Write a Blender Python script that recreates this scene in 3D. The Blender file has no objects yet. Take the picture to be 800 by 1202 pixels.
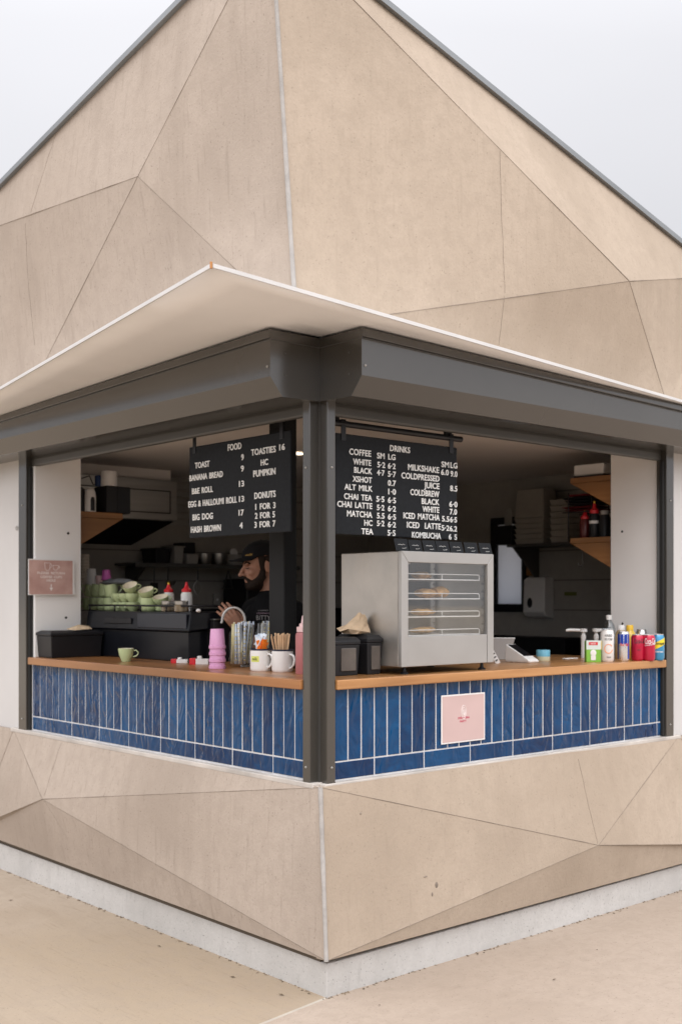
import bpy, bmesh, math, random
from mathutils import Matrix, Vector
random.seed(7)
S = bpy.context.scene
COL = S.collection
R = math.radians

# ------------------------------------------------------------------ camera
CAM = Vector((-2.8622, -3.3704, 1.5))
RT = Vector((0.75023, -0.66118, 0.0))
FW = Vector((0.66118, 0.75023, 0.0))
FOC, CX, HY = 1361.6, 400.0, 702.5
cam = bpy.data.cameras.new('camera')
cam.sensor_fit = 'VERTICAL'
cam.sensor_height = 36.0
cam.lens = FOC / 1202.0 * 36.0
cam.shift_y = (HY - 601.0) / 1202.0
cam.clip_start, cam.clip_end = 0.05, 500.0
cam.dof.use_dof = True
cam.dof.focus_distance, cam.dof.aperture_fstop = 4.5, 2.8
cam_o = bpy.data.objects.new('camera', cam)
cam_o.location = CAM
cam_o.rotation_euler = (R(90), 0, -math.atan2(FW.x, FW.y))
COL.objects.link(cam_o)
S.camera = cam_o

# ------------------------------------------------------------------ sky, sun, exposure
SUN_EL, SUN_AZ = R(52), R(219)          # azimuth clockwise from +Y : behind the camera, to its right
W = bpy.data.worlds.new('World')
S.world = W
W.use_nodes = True
nt = W.node_tree
nt.nodes.clear()
out = nt.nodes.new('ShaderNodeOutputWorld')
bg = nt.nodes.new('ShaderNodeBackground')
sky = nt.nodes.new('ShaderNodeTexSky')
sky.sky_type = 'NISHITA'
sky.sun_disc = False
sky.sun_elevation, sky.sun_rotation = SUN_EL, SUN_AZ
sky.dust_density, sky.air_density = 4.0, 1.0
hs = nt.nodes.new('ShaderNodeHueSaturation')
hs.inputs['Saturation'].default_value = 0.25
nt.links.new(sky.outputs[0], hs.inputs['Color'])
tc = nt.nodes.new('ShaderNodeTexCoord')
sep = nt.nodes.new('ShaderNodeSeparateXYZ')
nt.links.new(tc.outputs['Generated'], sep.inputs[0])
ramp = nt.nodes.new('ShaderNodeMapRange')      # overcast: zenith about three times the horizon
ramp.inputs['From Min'].default_value, ramp.inputs['From Max'].default_value = 0.0, 1.0
ramp.inputs['To Min'].default_value, ramp.inputs['To Max'].default_value = 5.3, 13.5
nt.links.new(sep.outputs['Z'], ramp.inputs['Value'])
sd = nt.nodes.new('ShaderNodeVectorMath'); sd.operation = 'DOT_PRODUCT'
sd.inputs[1].default_value = (math.sin(SUN_AZ) * math.cos(SUN_EL), math.cos(SUN_AZ) * math.cos(SUN_EL), math.sin(SUN_EL))
nt.links.new(tc.outputs['Generated'], sd.inputs[0])
glow = nt.nodes.new('ShaderNodeMapRange')      # the cloud is brighter round the hidden sun
glow.inputs['From Min'].default_value, glow.inputs['From Max'].default_value = -0.2, 1.0
glow.inputs['To Min'].default_value, glow.inputs['To Max'].default_value = 0.76, 1.95
nt.links.new(sd.outputs['Value'], glow.inputs['Value'])
nz = nt.nodes.new('ShaderNodeTexNoise')
nz.inputs['Scale'].default_value, nz.inputs['Detail'].default_value = 1.6, 4.0
mp = nt.nodes.new('ShaderNodeMapping'); mp.inputs['Scale'].default_value = (1, 1, 2.2)
nt.links.new(tc.outputs['Generated'], mp.inputs[0]); nt.links.new(mp.outputs[0], nz.inputs['Vector'])
cl = nt.nodes.new('ShaderNodeMapRange')
cl.inputs['From Min'].default_value, cl.inputs['From Max'].default_value = 0.3, 0.7
cl.inputs['To Min'].default_value, cl.inputs['To Max'].default_value = 0.95, 1.04
nt.links.new(nz.outputs['Fac'], cl.inputs['Value'])
m1 = nt.nodes.new('ShaderNodeMath'); m1.operation = 'MULTIPLY'
m2 = nt.nodes.new('ShaderNodeMath'); m2.operation = 'MULTIPLY'
nt.links.new(ramp.outputs[0], m1.inputs[0]); nt.links.new(glow.outputs[0], m1.inputs[1])
nt.links.new(m1.outputs[0], m2.inputs[0]); nt.links.new(cl.outputs[0], m2.inputs[1])
tint = nt.nodes.new('ShaderNodeVectorMath'); tint.operation = 'SCALE'
tint.inputs[0].default_value = (0.985, 0.985, 1.03)
nt.links.new(m2.outputs[0], tint.inputs['Scale'])
add = nt.nodes.new('ShaderNodeMix'); add.data_type = 'RGBA'; add.blend_type = 'MIX'
add.inputs[0].default_value = 0.88
nt.links.new(hs.outputs[0], add.inputs[6]); nt.links.new(tint.outputs[0], add.inputs[7])
nt.links.new(add.outputs[2], bg.inputs['Color'])
bg.inputs['Strength'].default_value = 0.13
nt.links.new(bg.outputs[0], out.inputs['Surface'])

sun = bpy.data.lights.new('sun', 'SUN')
sun.energy = .9
sun.angle = R(40)
sun.color = (1.0, 0.95, 0.88)
sun_o = bpy.data.objects.new('sun', sun)
sdir = Vector(sd.inputs[1].default_value)
sun_o.rotation_euler = sdir.to_track_quat('Z', 'Y').to_euler()
sun_o.location = (-6, -8, 12)
COL.objects.link(sun_o)

S.view_settings.view_transform = 'Standard'
S.view_settings.look = 'None'
S.view_settings.exposure = 0.15
S.view_settings.gamma = 1.0
S.cycles.max_bounces = 10
S.cycles.diffuse_bounces = 5
S.cycles.glossy_bounces = 4
S.cycles.transparent_max_bounces = 16
S.cycles.caustics_reflective = False
S.cycles.caustics_refractive = False
S.cycles.sample_clamp_indirect = 6.0
S.cycles.use_denoising = True

# ------------------------------------------------------------------ helpers: points read off the photograph onto real planes
def ray(x, y): return RT * ((x - CX) / FOC) + FW - Vector((0, 0, (y - HY) / FOC))
def onp(ax, x, y, v):
    r = ray(x, y)
    return CAM + r * ((v - CAM[ax]) / r[ax])
def onX(x, y, v=0.0): return onp(0, x, y, v)
def onY(x, y, v=0.0): return onp(1, x, y, v)
def onZ(x, y, v=1.188): return onp(2, x, y, v)
def at(x, y, d): return CAM + ray(x, y) * d

# ------------------------------------------------------------------ helpers: materials
def mat(name, col, rough=0.5, metal=0.0, var=0.0, scale=8.0, bump=0.0, bscale=40.0, coat=0.0, stretch=(1, 1, 1), col2=None,
        alpha=None, emit=0.0, spec=0.5, aniso=None, rvar=0.0, trans=0.0):
    m = bpy.data.materials.new(name)
    m.use_nodes = True
    t = m.node_tree
    b = t.nodes['Principled BSDF']
    b.inputs['Base Color'].default_value = (*col, 1)
    b.inputs['Roughness'].default_value = rough
    b.inputs['Metallic'].default_value = metal
    b.inputs['Specular IOR Level'].default_value = spec
    if coat:
        b.inputs['Coat Weight'].default_value = coat
        b.inputs['Coat Roughness'].default_value = 0.06
    if trans:
        b.inputs['Transmission Weight'].default_value = trans
    if emit:
        b.inputs['Emission Color'].default_value = (*col, 1)
        b.inputs['Emission Strength'].default_value = emit
    c = t.nodes.new('ShaderNodeTexCoord')
    p = t.nodes.new('ShaderNodeMapping'); p.inputs['Scale'].default_value = stretch
    t.links.new(c.outputs['Object'], p.inputs[0])
    if var or col2 or rvar:
        n = t.nodes.new('ShaderNodeTexNoise')
        n.inputs['Scale'].default_value = scale; n.inputs['Detail'].default_value = 6
        t.links.new(p.outputs[0], n.inputs['Vector'])
        r = t.nodes.new('ShaderNodeMapRange')
        r.inputs['From Min'].default_value, r.inputs['From Max'].default_value = 0.32, 0.68
        t.links.new(n.outputs['Fac'], r.inputs['Value'])
        if var or col2:
            mx = t.nodes.new('ShaderNodeMix'); mx.data_type = 'RGBA'
            a = tuple(max(0, k * (1 - var)) for k in col)
            d = col2 if col2 else tuple(min(1, k * (1 + var)) for k in col)
            mx.inputs[6].default_value = (*a, 1); mx.inputs[7].default_value = (*d, 1)
            t.links.new(r.outputs[0], mx.inputs[0]); t.links.new(mx.outputs[2], b.inputs['Base Color'])
        if rvar:
            q = t.nodes.new('ShaderNodeMapRange')
            q.inputs['To Min'].default_value, q.inputs['To Max'].default_value = rough - rvar, rough + rvar
            t.links.new(r.outputs[0], q.inputs['Value']); t.links.new(q.outputs[0], b.inputs['Roughness'])
    if bump:
        n2 = t.nodes.new('ShaderNodeTexNoise')
        n2.inputs['Scale'].default_value = bscale; n2.inputs['Detail'].default_value = 4
        t.links.new(p.outputs[0], n2.inputs['Vector'])
        bp = t.nodes.new('ShaderNodeBump'); bp.inputs['Strength'].default_value = bump; bp.inputs['Distance'].default_value = 0.01
        t.links.new(n2.outputs['Fac'], bp.inputs['Height']); t.links.new(bp.outputs[0], b.inputs['Normal'])
    return m

def concrete(name, base, dark, light, streak=0.3, pit=0.35, seed=0.0, grain=1.0, axis=(5.0, 5.0, 0.35), warm=None):
    m = bpy.data.materials.new(name); m.use_nodes = True
    t = m.node_tree; b = t.nodes['Principled BSDF']; L = t.links.new
    b.inputs['Roughness'].default_value = 0.86
    b.inputs['Specular IOR Level'].default_value = 0.3
    c = t.nodes.new('ShaderNodeTexCoord')
    off = t.nodes.new('ShaderNodeMapping'); off.inputs['Location'].default_value = (seed, seed * 1.7, seed * .6)
    L(c.outputs['Object'], off.inputs[0])
    def noise(sc, det, st=None, dist=0.0):
        n = t.nodes.new('ShaderNodeTexNoise'); n.inputs['Scale'].default_value = sc; n.inputs['Detail'].default_value = det
        n.inputs['Distortion'].default_value = dist
        if st:
            p = t.nodes.new('ShaderNodeMapping'); p.inputs['Scale'].default_value = st
            L(off.outputs[0], p.inputs[0]); L(p.outputs[0], n.inputs['Vector'])
        else: L(off.outputs[0], n.inputs['Vector'])
        return n.outputs['Fac']
    def rng(f, a, d, lo=0.0, hi=1.0):
        r = t.nodes.new('ShaderNodeMapRange')
        for k, v in zip(('From Min', 'From Max', 'To Min', 'To Max'), (a, d, lo, hi)): r.inputs[k].default_value = v
        L(f, r.inputs['Value']); return r.outputs[0]
    def mix(f, a, d):
        x = t.nodes.new('ShaderNodeMix'); x.data_type = 'RGBA'
        L(f, x.inputs[0])
        for s_, v in ((6, a), (7, d)):
            if isinstance(v, tuple): x.inputs[s_].default_value = (*v, 1)
            else: L(v, x.inputs[s_])
        return x.outputs[2]
    col = mix(rng(noise(0.9, 5, dist=.6), .35, .68), base, light)
    col = mix(rng(noise(1.5, 12, dist=.35), .47, .72, 0, .58), col, dark)
    if warm: col = mix(rng(noise(0.5, 3), .45, .62, 0, .8), col, warm)
    col = mix(rng(noise(1.6, 6, axis), .52, .75, 0, streak), col, dark)
    col = mix(rng(noise(4.2, 8, (axis[0] * 2.6, axis[1] * 2.6, axis[2] * 3.2)), .58, .74, 0, streak * .9), col, tuple(k * .80 for k in dark))
    col = mix(rng(noise(17, 10), .45, .62, 0, .30), col, tuple(k * .86 for k in base))
    col = mix(rng(noise(70, 3), .40, .62, 0, .16 * grain), col, tuple(k * .8 for k in base))
    col = mix(rng(noise(105, 2), .665, .71, 0, pit), col, tuple(k * .45 for k in dark))
    L(col, b.inputs['Base Color'])
    bp = t.nodes.new('ShaderNodeBump'); bp.inputs['Strength'].default_value = .22; bp.inputs['Distance'].default_value = .006
    L(noise(90, 5), bp.inputs['Height'])
    bp2 = t.nodes.new('ShaderNodeBump'); bp2.inputs['Strength'].default_value = .16; bp2.inputs['Distance'].default_value = .03
    L(noise(5, 3), bp2.inputs['Height']); L(bp.outputs[0], bp2.inputs['Normal']); L(bp2.outputs[0], b.inputs['Normal'])
    return m

def wood(name, c1, c2, axis, rough=0.35, coat=0.25, stave=0.0):
    m = bpy.data.materials.new(name); m.use_nodes = True
    t = m.node_tree; b = t.nodes['Principled BSDF']; L = t.links.new
    b.inputs['Roughness'].default_value = rough
    b.inputs['Coat Weight'].default_value = coat; b.inputs['Coat Roughness'].default_value = .25
    c = t.nodes.new('ShaderNodeTexCoord')
    def noise(sc, st, det=6, dist=0.0):
        p = t.nodes.new('ShaderNodeMapping'); p.inputs['Scale'].default_value = st
        n = t.nodes.new('ShaderNodeTexNoise'); n.inputs['Scale'].default_value = sc; n.inputs['Detail'].default_value = det
        n.inputs['Distortion'].default_value = dist
        L(c.outputs['Object'], p.inputs[0]); L(p.outputs[0], n.inputs['Vector']); return n.outputs['Fac']
    st = [22.0, 22.0, 22.0]; st[axis] = 0.9
    sl = [9.0, 9.0, 9.0]; sl[axis] = 1.1
    r = t.nodes.new('ShaderNodeMapRange'); r.inputs['From Min'].default_value, r.inputs['From Max'].default_value = .32, .7
    L(noise(1.6, st, 8, .4), r.inputs['Value'])
    x = t.nodes.new('ShaderNodeMix'); x.data_type = 'RGBA'
    x.inputs[6].default_value = (*c1, 1); x.inputs[7].default_value = (*c2, 1); L(r.outputs[0], x.inputs[0])
    r2 = t.nodes.new('ShaderNodeMapRange'); r2.inputs['From Min'].default_value, r2.inputs['From Max'].default_value = .42, .62
    r2.inputs['To Max'].default_value = .65
    L(noise(.9, sl, 2), r2.inputs['Value'])
    y = t.nodes.new('ShaderNodeMix'); y.data_type = 'RGBA'
    y.inputs[7].default_value = (*(k * .50 for k in c1), 1); L(x.outputs[2], y.inputs[6]); L(r2.outputs[0], y.inputs[0])
    L(y.outputs[2], b.inputs['Base Color'])
    bp = t.nodes.new('ShaderNodeBump'); bp.inputs['Strength'].default_value = .08; bp.inputs['Distance'].default_value = .004
    L(r.outputs[0], bp.inputs['Height']); L(bp.outputs[0], b.inputs['Normal'])
    return m

def glazed(name, c1, c2):
    m = bpy.data.materials.new(name); m.use_nodes = True
    t = m.node_tree; b = t.nodes['Principled BSDF']; L = t.links.new
    b.inputs['Roughness'].default_value = .035
    b.inputs['Specular IOR Level'].default_value = .36
    b.inputs['Coat Weight'].default_value = .0; b.inputs['Coat Roughness'].default_value = .03
    g = t.nodes.new('ShaderNodeNewGeometry')
    c = t.nodes.new('ShaderNodeTexCoord')
    v = t.nodes.new('ShaderNodeVectorMath'); v.operation = 'SCALE'
    cmb = t.nodes.new('ShaderNodeCombineXYZ')
    L(g.outputs['Random Per Island'], cmb.inputs[0]); L(g.outputs['Random Per Island'], cmb.inputs[1])
    v.inputs['Scale'].default_value = 37.0; L(cmb.outputs[0], v.inputs[0])
    ad = t.nodes.new('ShaderNodeVectorMath'); ad.operation = 'ADD'
    L(c.outputs['Object'], ad.inputs[0]); L(v.outputs[0], ad.inputs[1])
    n = t.nodes.new('ShaderNodeTexNoise'); n.inputs['Scale'].default_value = 14; n.inputs['Detail'].default_value = 4
    L(ad.outputs[0], n.inputs['Vector'])
    a1 = t.nodes.new('ShaderNodeMath'); a1.operation = 'ADD'
    s1 = t.nodes.new('ShaderNodeMath'); s1.operation = 'MULTIPLY'; s1.inputs[1].default_value = .55
    L(g.outputs['Random Per Island'], s1.inputs[0]); L(s1.outputs[0], a1.inputs[0]); L(n.outputs['Fac'], a1.inputs[1])
    r = t.nodes.new('ShaderNodeMapRange'); r.inputs['From Min'].default_value, r.inputs['From Max'].default_value = .4, 1.1
    L(a1.outputs[0], r.inputs['Value'])
    x = t.nodes.new('ShaderNodeMix'); x.data_type = 'RGBA'
    x.inputs[6].default_value = (*c1, 1); x.inputs[7].default_value = (*c2, 1); L(r.outputs[0], x.inputs[0])
    L(x.outputs[2], b.inputs['Base Color'])
    n2 = t.nodes.new('ShaderNodeTexNoise'); n2.inputs['Scale'].default_value = 13; n2.inputs['Detail'].default_value = 1.5
    n2.inputs['Distortion'].default_value = 1.8
    p = t.nodes.new('ShaderNodeMapping'); p.inputs['Scale'].default_value = (1, 1, .6)
    L(ad.outputs[0], p.inputs[0]); L(p.outputs[0], n2.inputs['Vector'])
    bp = t.nodes.new('ShaderNodeBump'); bp.inputs['Strength'].default_value = .7; bp.inputs['Distance'].default_value = .015
    L(n2.outputs['Fac'], bp.inputs['Height']); L(bp.outputs[0], b.inputs['Normal']); L(bp.outputs[0], b.inputs['Coat Normal'])
    return m

def glass(name, tintc=(1, 1, 1), gloss=0.05, base=.045, edge=.55):
    m = bpy.data.materials.new(name); m.use_nodes = True
    t = m.node_tree; t.nodes.clear(); L = t.links.new
    o = t.nodes.new('ShaderNodeOutputMaterial'); mx = t.nodes.new('ShaderNodeMixShader')
    tr = t.nodes.new('ShaderNodeBsdfTransparent'); tr.inputs[0].default_value = (*tintc, 1)
    gl = t.nodes.new('ShaderNodeBsdfGlossy'); gl.inputs['Roughness'].default_value = gloss
    lw = t.nodes.new('ShaderNodeLayerWeight'); lw.inputs['Blend'].default_value = .5
    pw_ = t.nodes.new('ShaderNodeMath'); pw_.operation = 'POWER'; pw_.inputs[1].default_value = 4.0
    mr = t.nodes.new('ShaderNodeMapRange'); mr.inputs['To Min'].default_value, mr.inputs['To Max'].default_value = base, edge
    L(lw.outputs['Facing'], pw_.inputs[0]); L(pw_.outputs[0], mr.inputs['Value']); L(mr.outputs[0], mx.inputs[0])
    L(tr.outputs[0], mx.inputs[1]); L(gl.outputs[0], mx.inputs[2]); L(mx.outputs[0], o.inputs[0])
    return m

def frosted(name, col):
    m = bpy.data.materials.new(name); m.use_nodes = True
    t = m.node_tree; t.nodes.clear(); L = t.links.new
    o = t.nodes.new('ShaderNodeOutputMaterial'); mx = t.nodes.new('ShaderNodeMixShader'); mx.inputs[0].default_value = .12
    tr = t.nodes.new('ShaderNodeBsdfTranslucent'); tr.inputs[0].default_value = (*col, 1)
    gl = t.nodes.new('ShaderNodeBsdfDiffuse'); gl.inputs[0].default_value = (*col, 1)
    L(tr.outputs[0], mx.inputs[1]); L(gl.outputs[0], mx.inputs[2]); L(mx.outputs[0], o.inputs[0])
    return m

M = {}
CB, CD, CLt = (.412, .334, .260), (.338, .270, .206), (.455, .372, .294)
M['concrete_left'] = concrete('concrete_left', (.408, .338, .280), (.295, .240, .194), (.452, .380, .320), streak=.42, pit=.4, seed=2.0)
M['concrete_right'] = concrete('concrete_right', CB, (.312, .248, .187), CLt, streak=.22, pit=.3, seed=5.0)
M['plinth'] = concrete('plinth_concrete', (.50, .485, .465), (.35, .335, .315), (.56, .545, .525), streak=.35, pit=.6, seed=9.0, axis=(3, 3, .8))
M['paving_a'] = concrete('paving_sandy', (.365, .294, .226), (.295, .229, .166), (.402, .332, .262), streak=.5, pit=.35, seed=1.0, axis=(6.0, .5, 1.0), warm=(.33, .258, .18))
M['paving_b'] = concrete('paving_pinkish', (.362, .291, .231), (.30, .236, .182), (.398, .324, .262), streak=.25, pit=.4, seed=4.0, axis=(.8, 3.5, 1.0))
M['ground'] = concrete('ground_concrete', (.42, .36, .29), (.36, .30, .24), (.46, .40, .33), streak=.2, seed=3.0)
M['sealant'] = mat('grey_sealant', (.37, .35, .33), .75, var=.12, scale=20, bump=.2, bscale=60)
M['joint'] = mat('dark_joint', (.225, .185, .148), .9, var=.3, scale=9)
M['ledge'] = mat('ledge_render', (.50, .46, .42), .8, var=.18, scale=6, bump=.2)
M['grout'] = mat('white_grout', (.56, .56, .57), .8, var=.10, scale=14)
M['tile'] = glazed('blue_glaze', (.0004, .022, .080), (.0008, .056, .160))
M['steel_paint'] = mat('bronze_grey_paint', (.046, .042, .036), .17, var=.06, scale=3, spec=1.0)
M['rail_dark'] = mat('dark_rail_paint', (.060, .058, .053), .42, var=.08, scale=4)
M['black_gap'] = mat('black_gap', (.012, .012, .012), .8)
M['gap_shade'] = mat('brown_gap_shade', (.11, .088, .066), .9)  # shade of the gap above the plinth, put into the colour
M['canopy'] = mat('white_canopy_paint', (.88, .875, .87), .5, var=.04, scale=2.5, bump=.02, bscale=12)
M['canopy_edge'] = mat('white_edge', (.62, .61, .60), .45, var=.05, scale=6)
M['flashing'] = mat('zinc_flashing', (.24, .255, .265), .4, metal=.4, var=.1, scale=3)
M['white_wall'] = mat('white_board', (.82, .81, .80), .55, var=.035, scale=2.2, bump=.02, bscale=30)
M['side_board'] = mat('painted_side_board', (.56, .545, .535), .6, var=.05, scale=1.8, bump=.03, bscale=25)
M['interior'] = concrete('interior_block', (.33, .31, .285), (.28, .26, .24), (.37, .35, .32), streak=.1, pit=.1, seed=6)
M['ceiling'] = mat('ceiling_paint', (.74, .69, .65), .7, var=.04, scale=2)
M['floor'] = mat('dark_vinyl', (.10, .095, .09), .5, var=.15, scale=5)
M['timber_x'] = wood('timber_along_x', (.38, .172, .056), (.50, .250, .095), 0)
M['timber_y'] = wood('timber_along_y', (.31, .128, .040), (.41, .185, .064), 1)
M['ply'] = wood('ply_shelf', (.32, .14, .040), (.42, .20, .065), 0, .5, .1)
M['ply_y'] = wood('ply_shelf_y', (.32, .14, .040), (.42, .20, .065), 1, .5, .1)
M['board'] = mat('charcoal_board', (.016, .018, .021), .75, spec=.2, var=.12, scale=60, bump=.15, bscale=300)
M['letters'] = mat('white_letters', (.82, .82, .80), .6)
M['black_plastic'] = mat('black_plastic', (.014, .014, .016), .38, spec=.3, var=.1)
M['black_matt'] = mat('black_matt', (.010, .010, .011), .7, spec=.12)
M['machine'] = mat('black_machine_paint', (.006, .007, .010), .30, var=.1, spec=.28)
M['steel'] = mat('brushed_steel', (.42, .41, .39), .36, metal=1.0, var=.08, scale=3, stretch=(1, 1, 14), rvar=.07, bump=.03, bscale=60)
M['steel_swirl'] = mat('scuffed_steel', (.50, .475, .44), .42, metal=.85, var=.12, scale=7, rvar=.10)
M['steel_pale'] = mat('pale_steel', (.44, .43, .415), .45, metal=.65, var=.05, scale=6, rvar=.06)
M['chrome'] = mat('chrome', (.80, .80, .80), .12, metal=1.0)
M['white_plastic'] = mat('white_plastic', (.74, .73, .71), .4, var=.03)
M['grey_plastic'] = mat('grey_plastic', (.33, .32, .30), .45, var=.06)
M['cup_green'] = mat('sage_glaze', (.50, .59, .32), .22, var=.06, scale=10, coat=.3)
M['cup_inside'] = mat('cream_glaze', (.72, .66, .52), .3)
M['pink_cup'] = mat('pink_plastic', (.64, .32, .53), .42, var=.05, scale=12, bump=.05)
M['magenta'] = mat('magenta_plastic', (.55, .12, .42), .4)
M['pink_sauce'] = mat('dusty_pink_plastic', (.44, .16, .165), .36, var=.05)
M['pale_pink'] = mat('pale_pink_plastic', (.74, .52, .52), .4)
M['enamel'] = mat('white_enamel', (.80, .80, .79), .16, coat=.5)
M['navy'] = mat('navy_rim', (.02, .025, .05), .3)
M['stick'] = mat('birch_sticks', (.62, .42, .25), .7, var=.2, scale=30, stretch=(6, 6, 1))
M['orange'] = mat('orange_paper', (.85, .22, .02), .5)
M['sachet_blue'] = mat('blue_white_paper', (.60, .72, .85), .5, col2=(.85, .87, .90), scale=60)
M['yellow_label'] = mat('lime_label', (.66, .70, .16), .6)
M['ink'] = mat('black_ink', (.02, .02, .02), .7)
M['red'] = mat('red_plastic', (.62, .02, .03), .35)
M['yellow'] = mat('yellow_plastic', (.80, .50, .04), .4)
M['paper'] = mat('kraft_paper', (.58, .44, .29), .8, var=.12, scale=18, bump=.3, bscale=30)
M['paper_cup'] = mat('beige_paper_cup', (.56, .50, .42), .65)
M['white_paper'] = mat('white_paper', (.76, .75, .74), .7)
M['cloth'] = mat('grey_cloth', (.16, .17, .18), .9, var=.2, scale=30)
M['sign_pink'] = mat('pink_card', (.56, .405, .385), .42, var=.05, scale=4)
M['sign_blush'] = mat('blush_marble_card', (.50, .29, .25), .35, scale=9, var=.16, col2=(.60, .40, .36))
M['red_ink'] = mat('red_ink', (.55, .06, .12), .6)
M['pale_ink'] = mat('pale_ink', (.80, .74, .72), .6)
M['can_silver'] = mat('can_metal', (.74, .74, .75), .25, metal=.9)
M['can_red'] = mat('can_red', (.50, .008, .045), .24, metal=.25, coat=.3)
M['can_white'] = mat('can_white', (.74, .72, .70), .3, metal=.1)
M['can_blue'] = mat('can_blue', (.012, .05, .36), .25, metal=.3, coat=.3)
M['can_teal'] = mat('can_teal', (.05, .27, .48), .25, metal=.3, coat=.3)
M['green_box'] = mat('green_carton', (.20, .46, .05), .45)
M['tin_blue'] = mat('tin_blue', (.16, .45, .60), .35)
M['juice'] = mat('yellow_juice', (.70, .46, .04), .3, coat=.4)
M['tea_drink'] = mat('pale_brown_drink', (.40, .28, .14), .3, coat=.4)
M['tub'] = mat('greyish_tub', (.34, .315, .28), .5, var=.06)
M['clear'] = glass('clear_glass', (.95, .965, .965), .03, .04, .35)
M['pane'] = glass('cabinet_glass', (.96, .965, .965), .02, .10, .5)
M['bottle'] = glass('clear_plastic', (.82, .87, .90), .08, .10, .7)
M['frost'] = frosted('frosted_glass', (.86, .89, .95))
M['pastry'] = mat('baked_pastry', (.62, .36, .14), .6, var=.35, scale=40, bump=.5, bscale=60)
M['skin'] = mat('skin', (.37, .185, .12), .5, var=.06, scale=30)
M['hair'] = mat('dark_brown_hair', (.022, .014, .010), .7, spec=.12, var=.3, scale=90, bump=.4, bscale=160)
M['tshirt'] = mat('black_cotton', (.009, .009, .010), .9, spec=.12, var=.15, scale=40, bump=.15, bscale=30)
M['trousers'] = mat('charcoal_cotton', (.02, .02, .024), .9, spec=.12)
M['cap'] = mat('black_cap_cotton', (.010, .010, .011), .85, spec=.12, bump=.2, bscale=200)
M['gold'] = mat('gold_thread', (.50, .30, .05), .6)
M['lamp'] = mat('lit_lamp', (1.0, .86, .66), .5, emit=9.0)
M['leaf'] = mat('dry_leaf', (.10, .07, .04), .8)
M['screen'] = mat('black_screen', (.008, .008, .010), .12)
M['rust'] = mat('rusty_bolt', (.45, .20, .06), .6)

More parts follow.
